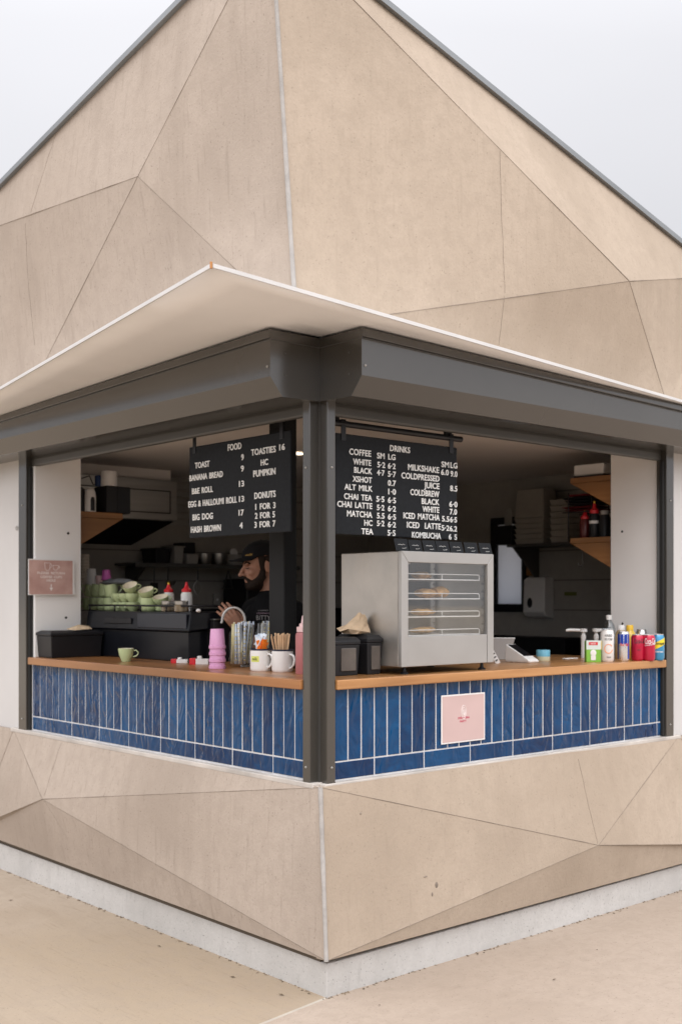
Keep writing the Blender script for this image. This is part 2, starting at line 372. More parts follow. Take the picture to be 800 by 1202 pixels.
# ------------------------------------------------------------------ helpers: meshes and things
class MB:
    def __init__(s): s.v, s.f, s.sm, s.mi = [], [], [], []
    def add(s, vs, fs, smooth=False, mi=0):
        n = len(s.v); s.v += [tuple(p) for p in vs]
        s.f += [tuple(i + n for i in q) for q in fs]; s.sm += [smooth] * len(fs); s.mi += [mi] * len(fs); return s
    def box(s, x0, y0, z0, x1, y1, z1, Mx=None, mi=0):
        vs = [Vector((x, y, z)) for z in (z0, z1) for y in (y0, y1) for x in (x0, x1)]
        if Mx: vs = [Mx @ v for v in vs]
        return s.add(vs, [(0, 2, 3, 1), (4, 5, 7, 6), (0, 1, 5, 4), (2, 6, 7, 3), (0, 4, 6, 2), (1, 3, 7, 5)], mi=mi)
    def prism(s, pts, vec, mi=0):
        n = len(pts); vec = Vector(vec); a = [Vector(p) for p in pts]; b = [p + vec for p in a]
        return s.add(a + b, [tuple(range(n))[::-1], tuple(range(n, 2 * n))] + [(i, (i + 1) % n, n + (i + 1) % n, n + i) for i in range(n)], mi=mi)
    def loft(s, rings, cap=True, smooth=False, mi=0):
        n = len(rings[0]); vs = [p for r in rings for p in r]; fs = []
        for k in range(len(rings) - 1):
            for i in range(n): fs.append((k * n + i, k * n + (i + 1) % n, (k + 1) * n + (i + 1) % n, (k + 1) * n + i))
        s.add(vs, fs, smooth, mi)
        if cap: s.add(rings[0], [tuple(range(n))[::-1]], False, mi); s.add(rings[-1], [tuple(range(n))], False, mi)
        return s
    def lathe(s, prof, c=(0, 0, 0), n=28, Mx=None, cap=False, mi=0, sq=0.0):
        c = Vector(c); rings = []
        for r, z in prof:
            ring = []
            for i in range(n):
                a = 2 * math.pi * i / n
                k = r
                if sq: k = r / (abs(math.cos(a)) ** sq + abs(math.sin(a)) ** sq) ** (1 / sq)
                p = Vector((k * math.cos(a), k * math.sin(a), z))
                ring.append((Mx @ p if Mx else p) + c)
            rings.append(ring)
        return s.loft(rings, cap, True, mi)
    def tube(s, pts, r, n=8, cap=True, mi=0):
        pts = [Vector(p) for p in pts]; rs = r if isinstance(r, (list, tuple)) else [r] * len(pts)
        rings = []; ref = None
        for i, p in enumerate(pts):
            t = (pts[min(i + 1, len(pts) - 1)] - pts[max(i - 1, 0)]).normalized()
            if ref is None:
                ref = t.cross(Vector((0, 0, 1)) if abs(t.z) < .9 else Vector((1, 0, 0))).normalized()
            ref = (ref - t * ref.dot(t)).normalized(); w = t.cross(ref)
            rings.append([p + (ref * math.cos(2 * math.pi * k / n) + w * math.sin(2 * math.pi * k / n)) * rs[i] for k in range(n)])
        return s.loft(rings, cap, True, mi)
    def ell(s, c, rx, ry, rz, Mx=None, n=20, m=12, mi=0):
        c = Vector(c); rings = []
        for j in range(m + 1):
            a = math.pi * j / m; q = max(math.sin(a), .02)
            rings.append([(Mx @ Vector((rx * q * math.cos(2 * math.pi * i / n), ry * q * math.sin(2 * math.pi * i / n), -rz * math.cos(a))) if Mx else
                           Vector((rx * q * math.cos(2 * math.pi * i / n), ry * q * math.sin(2 * math.pi * i / n), -rz * math.cos(a)))) + c for i in range(n)])
        return s.loft(rings, True, True, mi)
    def limb(s, pts, rs, n=14):
        s.tube(pts, rs, n)
        for p, r in zip(pts, rs): s.ell(p, r, r, r, None, 14, 8)
        return s
    def build(s, name, m, parent=None, bevel=0.0, loc=None, seg=2):
        me = bpy.data.meshes.new(name); me.from_pydata(s.v, [], s.f)
        for k in (m if isinstance(m, (list, tuple)) else [m]): me.materials.append(k)
        for p, q, i in zip(me.polygons, s.sm, s.mi): p.use_smooth = q; p.material_index = i
        me.update()
        bm = bmesh.new(); bm.from_mesh(me)
        bmesh.ops.remove_doubles(bm, verts=bm.verts, dist=1e-6)
        bmesh.ops.recalc_face_normals(bm, faces=bm.faces)
        for e_ in bm.edges:
            if len(e_.link_faces) == 2 and e_.calc_face_angle(0) > R(38): e_.smooth = False
        bm.to_mesh(me); bm.free()
        o = bpy.data.objects.new(name, me); COL.objects.link(o)
        if parent: o.parent = parent
        if loc is not None: o.location = loc
        if bevel:
            b = o.modifiers.new('bevel', 'BEVEL'); b.width = bevel; b.segments = seg; b.limit_method = 'ANGLE'; b.angle_limit = R(40)
        return o

def tag(o, label=None, cat=None, group=None, kind=None):
    if label: o['label'] = label
    if cat: o['category'] = cat
    if group: o['group'] = group
    if kind: o['kind'] = kind
    return o
def thing(name, label, cat, loc=(0, 0, 0), rz=0.0, group=None):
    o = bpy.data.objects.new(name, None); o.empty_display_size = .05
    COL.objects.link(o); o.location = loc; o.rotation_euler = (0, 0, rz)
    return tag(o, label, cat, group)
def kids(o): return [c for c in COL.objects if c.parent == o]
def dup(o, loc, label, rot=None, scale=None):
    r = o.copy(); COL.objects.link(r); r.location = loc; r['label'] = label
    if rot is not None: r.rotation_euler = rot
    if scale: r.scale = scale
    for ch in kids(o):
        c = ch.copy(); COL.objects.link(c); c.parent = r
        for g in kids(ch):
            d = g.copy(); COL.objects.link(d); d.parent = c
    return r
def text_geo(s, depth=.001, fat=0.0):
    cu = bpy.data.curves.new('t', 'FONT'); cu.body = s; cu.size = 1.0; cu.extrude = depth; cu.resolution_u = 3; cu.offset = fat; cu.space_word = 1.5; cu.space_character = 1.05
    o = bpy.data.objects.new('t', cu); COL.objects.link(o)
    dg = bpy.context.evaluated_depsgraph_get(); dg.update()
    me = bpy.data.meshes.new_from_object(o.evaluated_get(dg))
    vs = [v.co.copy() for v in me.vertices]; fs = [tuple(p.vertices) for p in me.polygons]
    bpy.data.objects.remove(o); bpy.data.curves.remove(cu); bpy.data.meshes.remove(me)
    return vs, fs
def text(mb, s, O, u, v, w, h, depth=.0012, center=False, wrap=None, mi=0, bold=0.0):
    """letters of s in a box w wide and h tall whose lower left corner is O (axes u, v)"""
    vs, fs = text_geo(s, .001, .014 if bold else 0.0)
    x0, x1 = min(p.x for p in vs), max(p.x for p in vs)
    y1 = max(p.y for p in vs); y0 = 0.0 if not any(c in s for c in 'gjpqy,') else min(p.y for p in vs)
    u, v = Vector(u).normalized(), Vector(v).normalized(); n = u.cross(v); O = Vector(O)
    zt = max(p.z for p in vs) or 1
    res = []
    for p in vs:
        a = (p.x - x0) / (x1 - x0) * w - (w / 2 if center else 0); b = (p.y - y0) / (y1 - y0) * h
        d = depth if p.z > 0 else 0.0
        if wrap:                                     # round a can: O is a point on its axis, wrap its radius
            ang = a / wrap
            res.append(O + (u * math.sin(ang) + n * math.cos(ang)) * (wrap + d) + v * b)
        else: res.append(O + u * a + v * b + n * d)
    mb.add(res, fs, False, mi)
    return mb
UL, UR, UZ = Vector((0, -1, 0)), Vector((1, 0, 0)), Vector((0, 0, 1))   # reading directions on the two fronts

# ================================================================== THE SETTING
g = MB().add([(-150, -150, 0), (150, -150, 0), (150, 150, 0), (-150, 150, 0)], [(0, 1, 2, 3)]).build('ground', M['ground'])
tag(g, kind='structure')
PC = Vector((-.03, -.075, 0))                     # corner of the plinth
jd = (onZ(310, 1202, 0) - PC); jd.z = 0; jd.normalize()
jn = Vector((-jd.y, jd.x, 0))
za, zb = .004, .004
far = PC + jd * 14
def sheet(pts, name, m):
    o = MB().add([Vector((p[0], p[1], .004)) for p in pts], [tuple(range(len(pts)))]).build(name, m); tag(o, kind='structure'); return o
e = .007
sgn = 1 if jn.x < 0 else -1
pa = PC + jn * e * sgn; pb = PC - jn * e * sgn
fa = far + jn * e * sgn; fb = far - jn * e * sgn
sheet([(pa.x + .2, pa.y + .2), pa, fa, (-16, far.y), (-16, 12), (.2, 12)], 'path', M['paving_a'])
sheet([(pb.x + .2, pb.y + .2), (14, .2), (14, -16), (fb.x, -16), fb, pb], 'path', M['paving_b'])
jn_o = MB().box(-e, 0, .0015, e, 14, .0045, Matrix.Translation(PC) @ Matrix.Rotation(math.atan2(-jd.x, jd.y), 4, 'Z')).build('path_joint', mat('pale_joint_sand', (.42, .37, .31), .9, var=.12))
tag(jn_o, kind='structure')

# added tree line, unseen behind the camera: something dark for glossy surfaces to reflect
rng_ = random.Random(3); m = MB()
for k in range(150):
    a = R(150 + 150 * k / 149) ; d = 46 + rng_.uniform(-5, 6)
    c = Vector((CAM.x + d * math.sin(a), CAM.y + d * math.cos(a), 0)); hgt = rng_.uniform(3.5, 8.0)
    for j in range(70):
        q = Vector((rng_.gauss(0, 1.1), rng_.gauss(0, 1.1), abs(rng_.gauss(.5, .26)) * hgt)); s_ = rng_.uniform(.25, .6)
        u_ = Vector((rng_.gauss(0, 1), rng_.gauss(0, 1), rng_.gauss(0, 1))).normalized(); v_ = u_.orthogonal().normalized()
        p = c + q; m.add([p - u_ * s_, p - v_ * s_, p + u_ * s_, p + v_ * s_], [(0, 1, 2, 3)])
o = m.build('reflection_treeline', mat('reflection_foliage', (.050, .065, .030), .8, var=.35, scale=.5)); tag(o, 'added line of dark trees behind the camera, only for reflections', 'trees', None, 'stuff')

# ------------------------------------------------------------------ the kiosk
kiosk = thing('kiosk_building', 'angular kiosk of faceted sand coloured concrete with blue tiled serving fronts', 'building')
EX, EY = 3.7, 3.7
# lower facets
Ct, Cb = Vector((-.030, -.040, .788)), Vector((-.052, -.100, .152))
Al = onX(50, 938, -.115); Jl = Vector((-.028, 2.53, .790)); Bl = onX(-27, 970, -.085); El = Vector((-.03, EY, .79)); Gl = Vector((-.06, EY, .17))
Bl2 = Vector((-.055, Bl.y + .05, .176))
Ar = onY(702, 992, -.125); Jr = Vector((2.40, -.030, .788)); Mr = onY(925, 990, -.115); Er = Vector((EX, -.03, .788)); Gr = Vector((EX, -.075, .148))
def facets(name, vs, fs, m):
    o = MB().add(vs, fs).build(name, m, kiosk)
    s_ = o.modifiers.new('thickness', 'SOLIDIFY'); s_.thickness = .06; s_.offset = -1
    return o
def orient(o, outward):
    """make every face of a sheet look outward before it is thickened"""
    bm = bmesh.new(); bm.from_mesh(o.data)
    for f in bm.faces:
        f.normal_update()
        if f.normal.dot(Vector(outward)) < 0: f.normal_flip()
    bm.to_mesh(o.data); bm.free()
vl = [Ct, Cb, Al, Jl, Bl, El, Gl, Bl2]
o = facets('base_facet_panel', vl, [(0, 2, 3), (0, 1, 2), (2, 1, 7, 4), (3, 2, 4), (3, 4, 5), (4, 6, 5), (4, 7, 6)], M['concrete_left']); orient(o, (-1, -.05, .02))
vr = [Ct, Cb, Ar, Jr, Mr, Er, Gr]
o = facets('base_facet_panel', vr, [(0, 3, 2), (0, 2, 1), (1, 2, 4, 6), (2, 3, 4), (3, 5, 4), (4, 5, 6)], M['concrete_right']); orient(o, (-.05, -1, .02))
def on_tri(a, b, c, ax, x, y, lift):
    nrm = (b - a).cross(c - a).normalized(); r = ray(x, y); return CAM + r * ((a - CAM).dot(nrm) / r.dot(nrm) - lift)
# upper facets
P0 = onX(318, -99, -.20); S0 = Vector((-.118, -.006, 2.515))
Au = onX(162, 207, -.27); Lr0 = onX(0, 222, -.20)
k_ = (EY - P0.y) / (Lr0.y - P0.y); Lr = P0 + (Lr0 - P0) * k_
L1 = onX(24, 441, -.13); L1b = L1.copy(); L1b.z = 2.47
L2 = onX(-65, 288, -.20)      # the crease dies into the roof line
L3 = Vector((-.10, EY, 2.42))
Bu = onY(738, 330, -.17); Rr0 = onY(800, 290, .03)
k_ = (EX - P0.x) / (Rr0.x - P0.x); Rr = P0 + (Rr0 - P0) * k_
R1 = onY(783, 492, -.05); R1.z = 2.47
def along(a, b, x):
    lo_, hi_ = 0.0, 1.0
    for _ in range(50):
        f = (lo_ + hi_) / 2; q = a.lerp(b, f) - CAM
        if CX + FOC * q.dot(RT) / q.dot(FW) < x: lo_ = f
        else: hi_ = f
    return a.lerp(b, f)
R2 = along(P0, Rr, 843); R3 = Vector((EX, -.02, 2.42))
vlu = [P0, S0, Au, Lr, L1b, L2, L3]
o = facets('gable_facet_panel', vlu, [(0, 2, 1), (2, 4, 1), (0, 5, 2), (2, 5, 4), (4, 5, 6), (5, 3, 6)], M['concrete_left']); orient(o, (-1, 0, 0))
vru = [P0, S0, Bu, Rr, R1, R2, R3]
o = facets('gable_facet_panel', vru, [(0, 1, 2), (1, 4, 2), (0, 2, 5), (2, 4, 5), (4, 6, 5), (5, 6, 3)], M['concrete_right']); orient(o, (0, -1, 0))
# joints between the facets: fine dark grooves
def joint_set(segs, outv, r=.0013):
    mb = MB()
    for a, b in segs:
        a, b = Vector(a), Vector(b); n = max(2, int((b - a).length / .12))
        pts = [a.lerp(b, i / n) for i in range(n + 1)]
        mb.tube([p + Vector(outv) * .0006 for p in pts], [r * random.uniform(.35, 1.25) for _ in pts], 5)
    return mb
tl = onX(72, 872, -.03); tl.x = -.03
tr = onY(678, 891, -.03)
joint_set([(Ct, Al), (Al, Jl), (Al, Cb), (Jl, Bl), (Al, Bl)], (-1, 0, 0)).build('panel_joint', M['joint'], kiosk)
joint_set([(Ct, Ar), (Ar, Jr), (Ar, Cb), (Ar, Mr), (Jr, Mr)], (0, -1, 0)).build('panel_joint', M['joint'], kiosk)
joint_set([(P0, Au), (Au, S0), (Au, L1b), (Au, L2)], (-1, 0, 0), .0016).build('panel_joint', M['joint'], kiosk)
joint_set([(P0, Bu), (Bu, S0), (Bu, R1), (Bu, R2)], (0, -1, 0), .0016).build('panel_joint', M['joint'], kiosk)
def crack(tri, px, r=.0012):
    pts = []
    for (x0, y0), (x1, y1) in zip(px, px[1:]):
        for i in range(6):
            f = i / 6; pts.append(on_tri(*tri, 0, x0 + (x1 - x0) * f + random.uniform(-.5, .5), y0 + (y1 - y0) * f, .001))
    pts.append(on_tri(*tri, 0, *px[-1], .001)); MB().tube(pts, r * .8, 4).build('hairline_joint', M['joint'], kiosk)
crack((P0, S0, Bu), [(586, 177), (590, 300), (592, 344)], .0011)
crack((S0, R1, Bu), [(592, 347), (585, 405)], .0010)
crack((Au, L2, L1b), [(30, 262), (33, 330), (41, 405)], .0010)
crack((P0, L2, Au), [(72, 140), (55, 190), (36, 250)], .0009)
crack((Ct, Jl, Al), [(72, 872), (52, 934)], .0009)
crack((Ct, Jr, Ar), [(678, 891), (690, 945), (701, 990)], .0011)
crack((Al, Cb, Bl2), [(52, 940), (80, 985)], .0007)
# sealant along the corner
def seal(a, b, w, m, d=(-.7, -.7, 0)):
    dv = Vector(d); n = 14; pts = []
    for i in range(n + 1):
        pts.append(a.lerp(b, i / n) + dv * .004)
    return MB().tube(pts, [w * random.uniform(.85, 1.1) for _ in pts], 8).build('corner_sealant', m, kiosk)
seal(P0, S0, .0085, M['sealant'])
seal(Ct, Cb, .0085, M['sealant'])
# plinth
zl0, zl1 = .128, .150
mb = MB()
mb.prism([(-.030, -.075, 0), (-.030, EY, 0), (-.030, EY, .162), (-.030, -.075, .130)], (.25, 0, 0))
mb.build('plinth', M['plinth'], kiosk, .004)
mb = MB()
mb.prism([(-.029, -.075, 0), (EX, -.055, 0), (EX, -.055, .136), (-.029, -.075, .130)], (0, .25, 0))
mb.build('plinth', M['plinth'], kiosk, .004)
MB().box(.0, .0, .1, .08, EY, .78).box(.08, .0, .1, EX, .08, .78).build('base_backing', M['black_gap'], kiosk)
MB().prism([(-.030, -.04, .13), (-.030, EY, .15), (-.030, EY, .176), (-.030, -.04, .155)], (.03, 0, 0)).build('shadow_gap', M['gap_shade'], kiosk)  # dark strip whose colour stands for the shade under the facets
MB().box(.01, -.050, .125, EX, -.0, .150).build('shadow_gap', M['gap_shade'], kiosk)
# ledges under the tiles
MB().box(-.034, .0, .776, .02, 2.56, .797).build('sill_ledge', M['ledge'], kiosk, .004)
MB().box(.0, -.034, .776, 2.42, .02, .795).build('sill_ledge', M['ledge'], kiosk, .004)
# glazed tiles: single tiles standing proud of the grout, all in one cladding per front
def tiles(side, start, pitch, t0, t1, zb):
    mb = MB(); grow = .0024; rowh = .072; z1 = zb + rowh; ztop = 1.150
    def tile(a, b, c, d):
        a, b = max(a, t0), min(b, t1)
        if b - a < .006: return
        q = [random.uniform(-.0012, .0012) for _ in range(4)]; p = .006; bv = .003
        def w(t, z, k): return (-k, t, z) if side == 'L' else (t, -k, z)
        ring0 = [w(a, c, 0), w(b, c, 0), w(b, d, 0), w(a, d, 0)]
        ring1 = [w(a, c, p - bv), w(b, c, p - bv), w(b, d, p - bv), w(a, d, p - bv)]
        ring2 = [w(a + bv, c + bv, p + q[0]), w(b - bv, c + bv, p + q[1]), w(b - bv, d - bv, p + q[2]), w(a + bv, d - bv, p + q[3])]
        mb.loft([ring0, ring1, ring2], True, False)
    k = -10
    while start + k * pitch < t1:
        tile(start + k * pitch + grow, start + (k + 1) * pitch - grow, z1 + grow, ztop); k += 1
    k = -4
    while start + k * 4 * pitch < t1:
        tile(start + 4 * k * pitch + grow, start + 4 * (k + 1) * pitch - grow, zb + grow * 1.5, z1 - grow); k += 1
    return mb
tiles('L', .282, .0686, .05, 2.35, .800).build('tile_cladding', M['tile'], kiosk)
tiles('R', .281, .0701, .05, 2.275, .797).build('tile_cladding', M['tile'], kiosk)
MB().box(-.0035, .05, .795, .05, 2.372, 1.152).build('grout', M['grout'], kiosk)
MB().box(.051, -.0035, .793, 2.292, .05, 1.152).build('grout', M['grout'], kiosk)
# corner core, white side walls, reveals
MB().box(.012, .012, .79, .064, .068, 2.5).build('corner_post', M['rail_dark'], kiosk)
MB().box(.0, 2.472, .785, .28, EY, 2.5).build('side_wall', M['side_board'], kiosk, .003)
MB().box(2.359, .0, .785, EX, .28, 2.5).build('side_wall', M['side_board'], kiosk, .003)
o = MB().box(.004, 2.345, .95, .276, 2.40, 2.30).build('reveal_panel', M['white_wall'], kiosk, .002)
o2 = MB().box(2.318, .004, .95, 2.357, .330, 2.30).build('reveal_panel', M['white_wall'], kiosk, .002)
for x, y in ((80, 626), (77.5, 725)):
    p = onY(x, y, 2.345); MB().lathe([(.0, -.0008), (.0065, -.0008), (.0065, .004), (.0, .004)], p, 12, Matrix.Rotation(R(90), 3, 'X')).build('bolt_hole', M['black_gap'], o)
for x, y in ((729.5, 624), (730, 732)):
    p = onX(x, y, 2.318); MB().lathe([(.0, -.0008), (.0065, -.0008), (.0065, .004), (.0, .004)], p, 12, Matrix.Rotation(R(90), 3, 'Y')).build('bolt_hole', M['black_gap'], o2)
p = onX(20.5, 620, 0)
MB().lathe([(.011, 0), (.013, .003), (.009, .004), (.0085, .001)], p, 18, Matrix.Rotation(R(-90), 3, 'Y')).build('wall_plug', M['grey_plastic'], kiosk)
# inner shell
MB().box(.05, .03, 2.24, .14, EY, 2.5).box(.14, .05, 2.24, EX, .14, 2.5).build('header', M['rail_dark'], kiosk)
MB().box(.14, .14, 2.33, 3.4, 3.4, 2.42).build('ceiling', M['ceiling'], kiosk)
MB().box(.08, .08, .01, 3.4, 3.4, .05).build('floor', M['floor'], kiosk)
MB().box(.0, 3.4, .0, EX, EY, 2.95).build('rear_wall', M['interior'], kiosk)
wy0, wy1, wz0, wz1 = onX(613, 700, 3.4).y, onX(583, 700, 3.4).y, onX(600, 709, 3.4).z, 2.02
MB().box(3.4, .28, 0, EX, wy0, 2.95).box(3.4, wy1, 0, EX, 3.4, 2.95).box(3.4, wy0, 0, EX, wy1, wz0).box(3.4, wy0, wz1, EX, wy1, 2.95).build('rear_wall', M['interior'], kiosk)
mbj = MB()
for z in (1.22, 1.42, 1.62, 1.82, 2.02, 2.22):
    mbj.box(3.397, .28, z, 3.4005, wy0 - .05, z + .006).box(.28, 3.397, z, 3.4, 3.4005, z + .006)
mbj.build('block_joint', mat('block_mortar', (.10, .092, .08), .9), kiosk)
win = MB().box(3.385, wy0 - .055, wz0 - .055, 3.44, wy0, wz1 + .05).box(3.385, wy1, wz0 - .055, 3.44, wy1 + .05, wz1 + .05).box(3.385, wy0, wz0 - .055, 3.44, wy1, wz0).box(3.385, wy0, wz1, 3.44, wy1, wz1 + .05).build('window', M['black_plastic'], kiosk)
MB().box(3.41, wy0, wz0, 3.416, wy1, wz1).build('pane', M['frost'], win)
# roof
Bk = Vector((EX, EY, 3.25))
MB().add([P0 + Vector((.0, .0, -.01)), Lr, Bk, Rr, P0 + Vector((.1, .1, -.2))], [(0, 1, 2), (0, 2, 3)]).build('roof', M['flashing'], kiosk)
MB().add([Lr, Bk, (EX, EY, 2.9), (-.1, EY, 2.4)], [(0, 1, 2, 3)]).add([Rr, Bk, (EX, EY, 2.9), (EX, -.02, 2.4)], [(0, 1, 2, 3)]).build('rear_gable', M['concrete_right'], kiosk)
def flash(a, b, outv):
    d = (b - a).normalized(); ov = Vector(outv); upv = ov.cross(d).normalized()
    if upv.z < 0: upv = -upv
    prof = [(-.004, -.004), (.024, -.004), (.024, .021), (-.08, .036), (-.08, .02), (-.004, .010)]
    return MB().loft([[p + ov * q + upv * r_ for q, r_ in prof] for p in (a, b)], True).build('roof_flashing', M['flashing'], kiosk)
flash(P0, Lr, (-1, 0, 0)); flash(P0, Rr, (0, -1, 0))
# steel column standing inside the corner
cq = at(333, 700, 5.12)
MB().box(cq.x, cq.y, 1.0, cq.x + .075, cq.y + .108, 2.33).build('column', mat('charcoal_column', (.011, .012, .013), .6, spec=.25, var=.06), kiosk, .006)
# chips out of the panel, right front
for x, y, sx, sy in ((512, 1039, .009, .013), (507, 1050, .0045, .009), (499, 1029, .012, .003), (423, 955, .005, .005)):
    p = on_tri(Ct, Ar, Cb, 0, x, y, .0004)
    MB().ell(p, sx, .002, sy, None, 9, 5).build('spall_mark', M['joint'], kiosk)

# ------------------------------------------------------------------ roller shutters: box, end cap, guide rails, bottom bar
def shutter(side, length, open_w, r0, r1, label):
    t = thing('roller_shutter', label, 'shutter', group='roller shutters over the serving openings')
    def w(k, tt, z): return Vector((-k, tt, z)) if side == 'L' else Vector((tt, -k, z))
    def prof(zt): return [(.0, zt), (.240, zt), (.240, zt - .031), (.228, zt - .033), (.228, zt - .038), (.236, zt - .039), (.236, 2.318), (.180, 2.249), (.0, 2.252)]
    za_, zb_ = 2.492, 2.492 - .024 * length
    MB().loft([[w(a, .003, z) for a, z in prof(za_)], [w(a, length, z) for a, z in prof(zb_)]], True).build('shutter_box', M['steel_paint'], t, .0025)
    cap = MB().loft([[w(a, -.001, z) for a, z in [(.0, za_ - .002), (.2385, za_ - .002), (.2385, 2.317), (.1815, 2.2475), (.0, 2.2505)]], [w(a, .0028, z) for a, z in [(.0, za_ - .002), (.2385, za_ - .002), (.2385, 2.317), (.1815, 2.2475), (.0, 2.2505)]]], True).build('end_cap', M['steel_paint'], t)
    for a, z in ((.17, 2.41), (.17, 2.33)):
        MB().ell(w(a, -.001, z), .004, .004, .004, None, 10, 6).build('rivet', M['rail_dark'], cap)
    MB().ell(w(.237, .018, 2.355), .005, .005, .005, None, 10, 6).build('rivet', M['steel_pale'], t)
    ln = MB().loft([[w(a, .003, z) for a, z in [(0, za_ - .04), (.2395, za_ - .04), (.2395, za_ - .036), (0, za_ - .036)]], [w(a, -.0016, z) for a, z in [(0, za_ - .04), (.2395, za_ - .04), (.2395, za_ - .036), (0, za_ - .036)]]], True).build('lip', M['rail_dark'], cap)
    # lintel bar
    q = [w(.0, .095, 0), w(-.052, .095, 0)]
    pr = [(-.002, 2.207), (.0, 2.214), (.0, 2.240), (-.004, 2.262), (-.03, 2.262), (-.03, 2.206), (-.006, 2.204)]
    MB().loft([[w(a, .068, z) for a, z in pr], [w(a, open_w, z) for a, z in pr]], True).build('lintel', M['rail_dark'], t, .003)
    # guide rails
    for a, b in ((r0[0], r0[1]), (r1[0], r1[1])):
        m = MB()
        if side == 'L': m.box(-.030, a, .776, .03, b, 2.256)
        else: m.box(a, -.030, .776, b, .03, 2.256)
        ra = m.build('guide_rail', M['steel_paint'], t, .003)
        c_ = (a + b) / 2
        for z in (.855, 2.0):
            MB().ell(w(.031, c_, z), .0045, .0045, .0045, None, 10, 6).build('screw', M['grey_plastic'], ra)
    sl = MB()
    if side == 'L': sl.box(-.018, r1[0] - .018, .80, .0, r1[0] - .001, 2.2)
    else: sl.box(r1[0] - .018, -.018, .80, r1[0] - .001, .0, 2.2)
    sl.build('rail_seal', M['black_gap'], t)
    return t
shutter('L', 3.35, 2.379, (.024, .066), (2.381, 2.470), 'left roller shutter with bronze grey box and rails around the food window')
shutter('R', 3.35, 2.289, (.014, .054), (2.291, 2.357), 'right roller shutter with bronze grey box and rails around the drinks window')

# ------------------------------------------------------------------ canopy
cn = thing('canopy', 'thin white kite shaped canopy plate over the shutter boxes', 'canopy')
T = onZ(249, 313, 2.522)
La = onZ(0, 457.5, 2.452); Ra = onZ(800, 472, 2.446)
kl = (3.55 - T.y) / (La.y - T.y); Le = T + (La - T) * kl
kr = (3.55 - T.x) / (Ra.x - T.x); Re = T + (Ra - T) * kr
Oi, Li, Ri = Vector((0, 0, 2.498)), Vector((0, 3.55, 2.42)), Vector((3.55, 0, 2.418))
bz = Vector((-.242, -.0, 2.4945)); bz2 = Vector((.0, -.242, 2.4945))
mb = MB(); N = 8
def grid(a, b, c, d):     # a-b outer edge, d-c inner edge
    rows = []
    for i in range(N + 1):
        p, q = a.lerp(b, i / N), d.lerp(c, i / N); rows.append([p.lerp(q, j / 4) for j in range(5)])
    vs = [p for r_ in rows for p in r_]; fs = []
    for i in range(N):
        for j in range(4): fs.append((i * 5 + j, i * 5 + j + 1, (i + 1) * 5 + j + 1, (i + 1) * 5 + j))
    mb.add(vs, fs, True)
grid(T, Le, Li, Oi); grid(T, Re, Ri, Oi)
pl = mb.build('plate', M['canopy'], cn)
bm = bmesh.new(); bm.from_mesh(pl.data)
for f in bm.faces:
    f.normal_update()
    if f.normal.z < 0: f.normal_flip()
bm.to_mesh(pl.data); bm.free()
s_ = pl.modifiers.new('thickness', 'SOLIDIFY'); s_.thickness = .006; s_.offset = 1
def edge(a, b, outv):
    d = (b - a).normalized(); ov = Vector(outv)
    pr = [(.001, -.004), (.006, -.004), (.006, .009), (.001, .009)]
    MB().loft([[p + ov * x + UZ * z for x, z in pr] for p in (a, b)], True).build('edge_trim', M['canopy_edge'], cn)
edge(T, Le, (-1, 0, 0)); edge(T, Re, (0, -1, 0))
MB().tube([T + Vector((-.008, -.006, -.008)), T + Vector((-.008, -.006, .012))], .0045, 10).build('bolt', M['rust'], cn)

# ------------------------------------------------------------------ counter
ctr = thing('serving_counter', 'orange brown timber counter running round the corner above blue tiles', 'counter')
CT, CU = 1.188, 1.150
MB().prism([(-.040, .066, CU), (-.040, 2.343, CU), (.60, 2.343, CU), (.60, 1.27, CU), (.44, 1.27, CU), (.44, .70, CU), (.075, .078, CU), (.06, .066, CU)], (0, 0, CT - CU)).build('counter_top', M['timber_y'], ctr, .004)
MB().prism([(.056, -.040, CU), (2.276, -.040, CU), (2.276, .004, CU), (2.316, .006, CU), (2.316, .70, CU), (.442, .70, CU), (.077, .076, CU), (.056, .062, CU)], (0, 0, CT - CU)).build('counter_top', M['timber_x'], ctr, .004)
MB().box(.38, .62, .05, .42, 2.34, 1.149).box(.42, .62, .05, 2.31, .66, 1.149).build('counter_support', M['black_matt'], ctr)

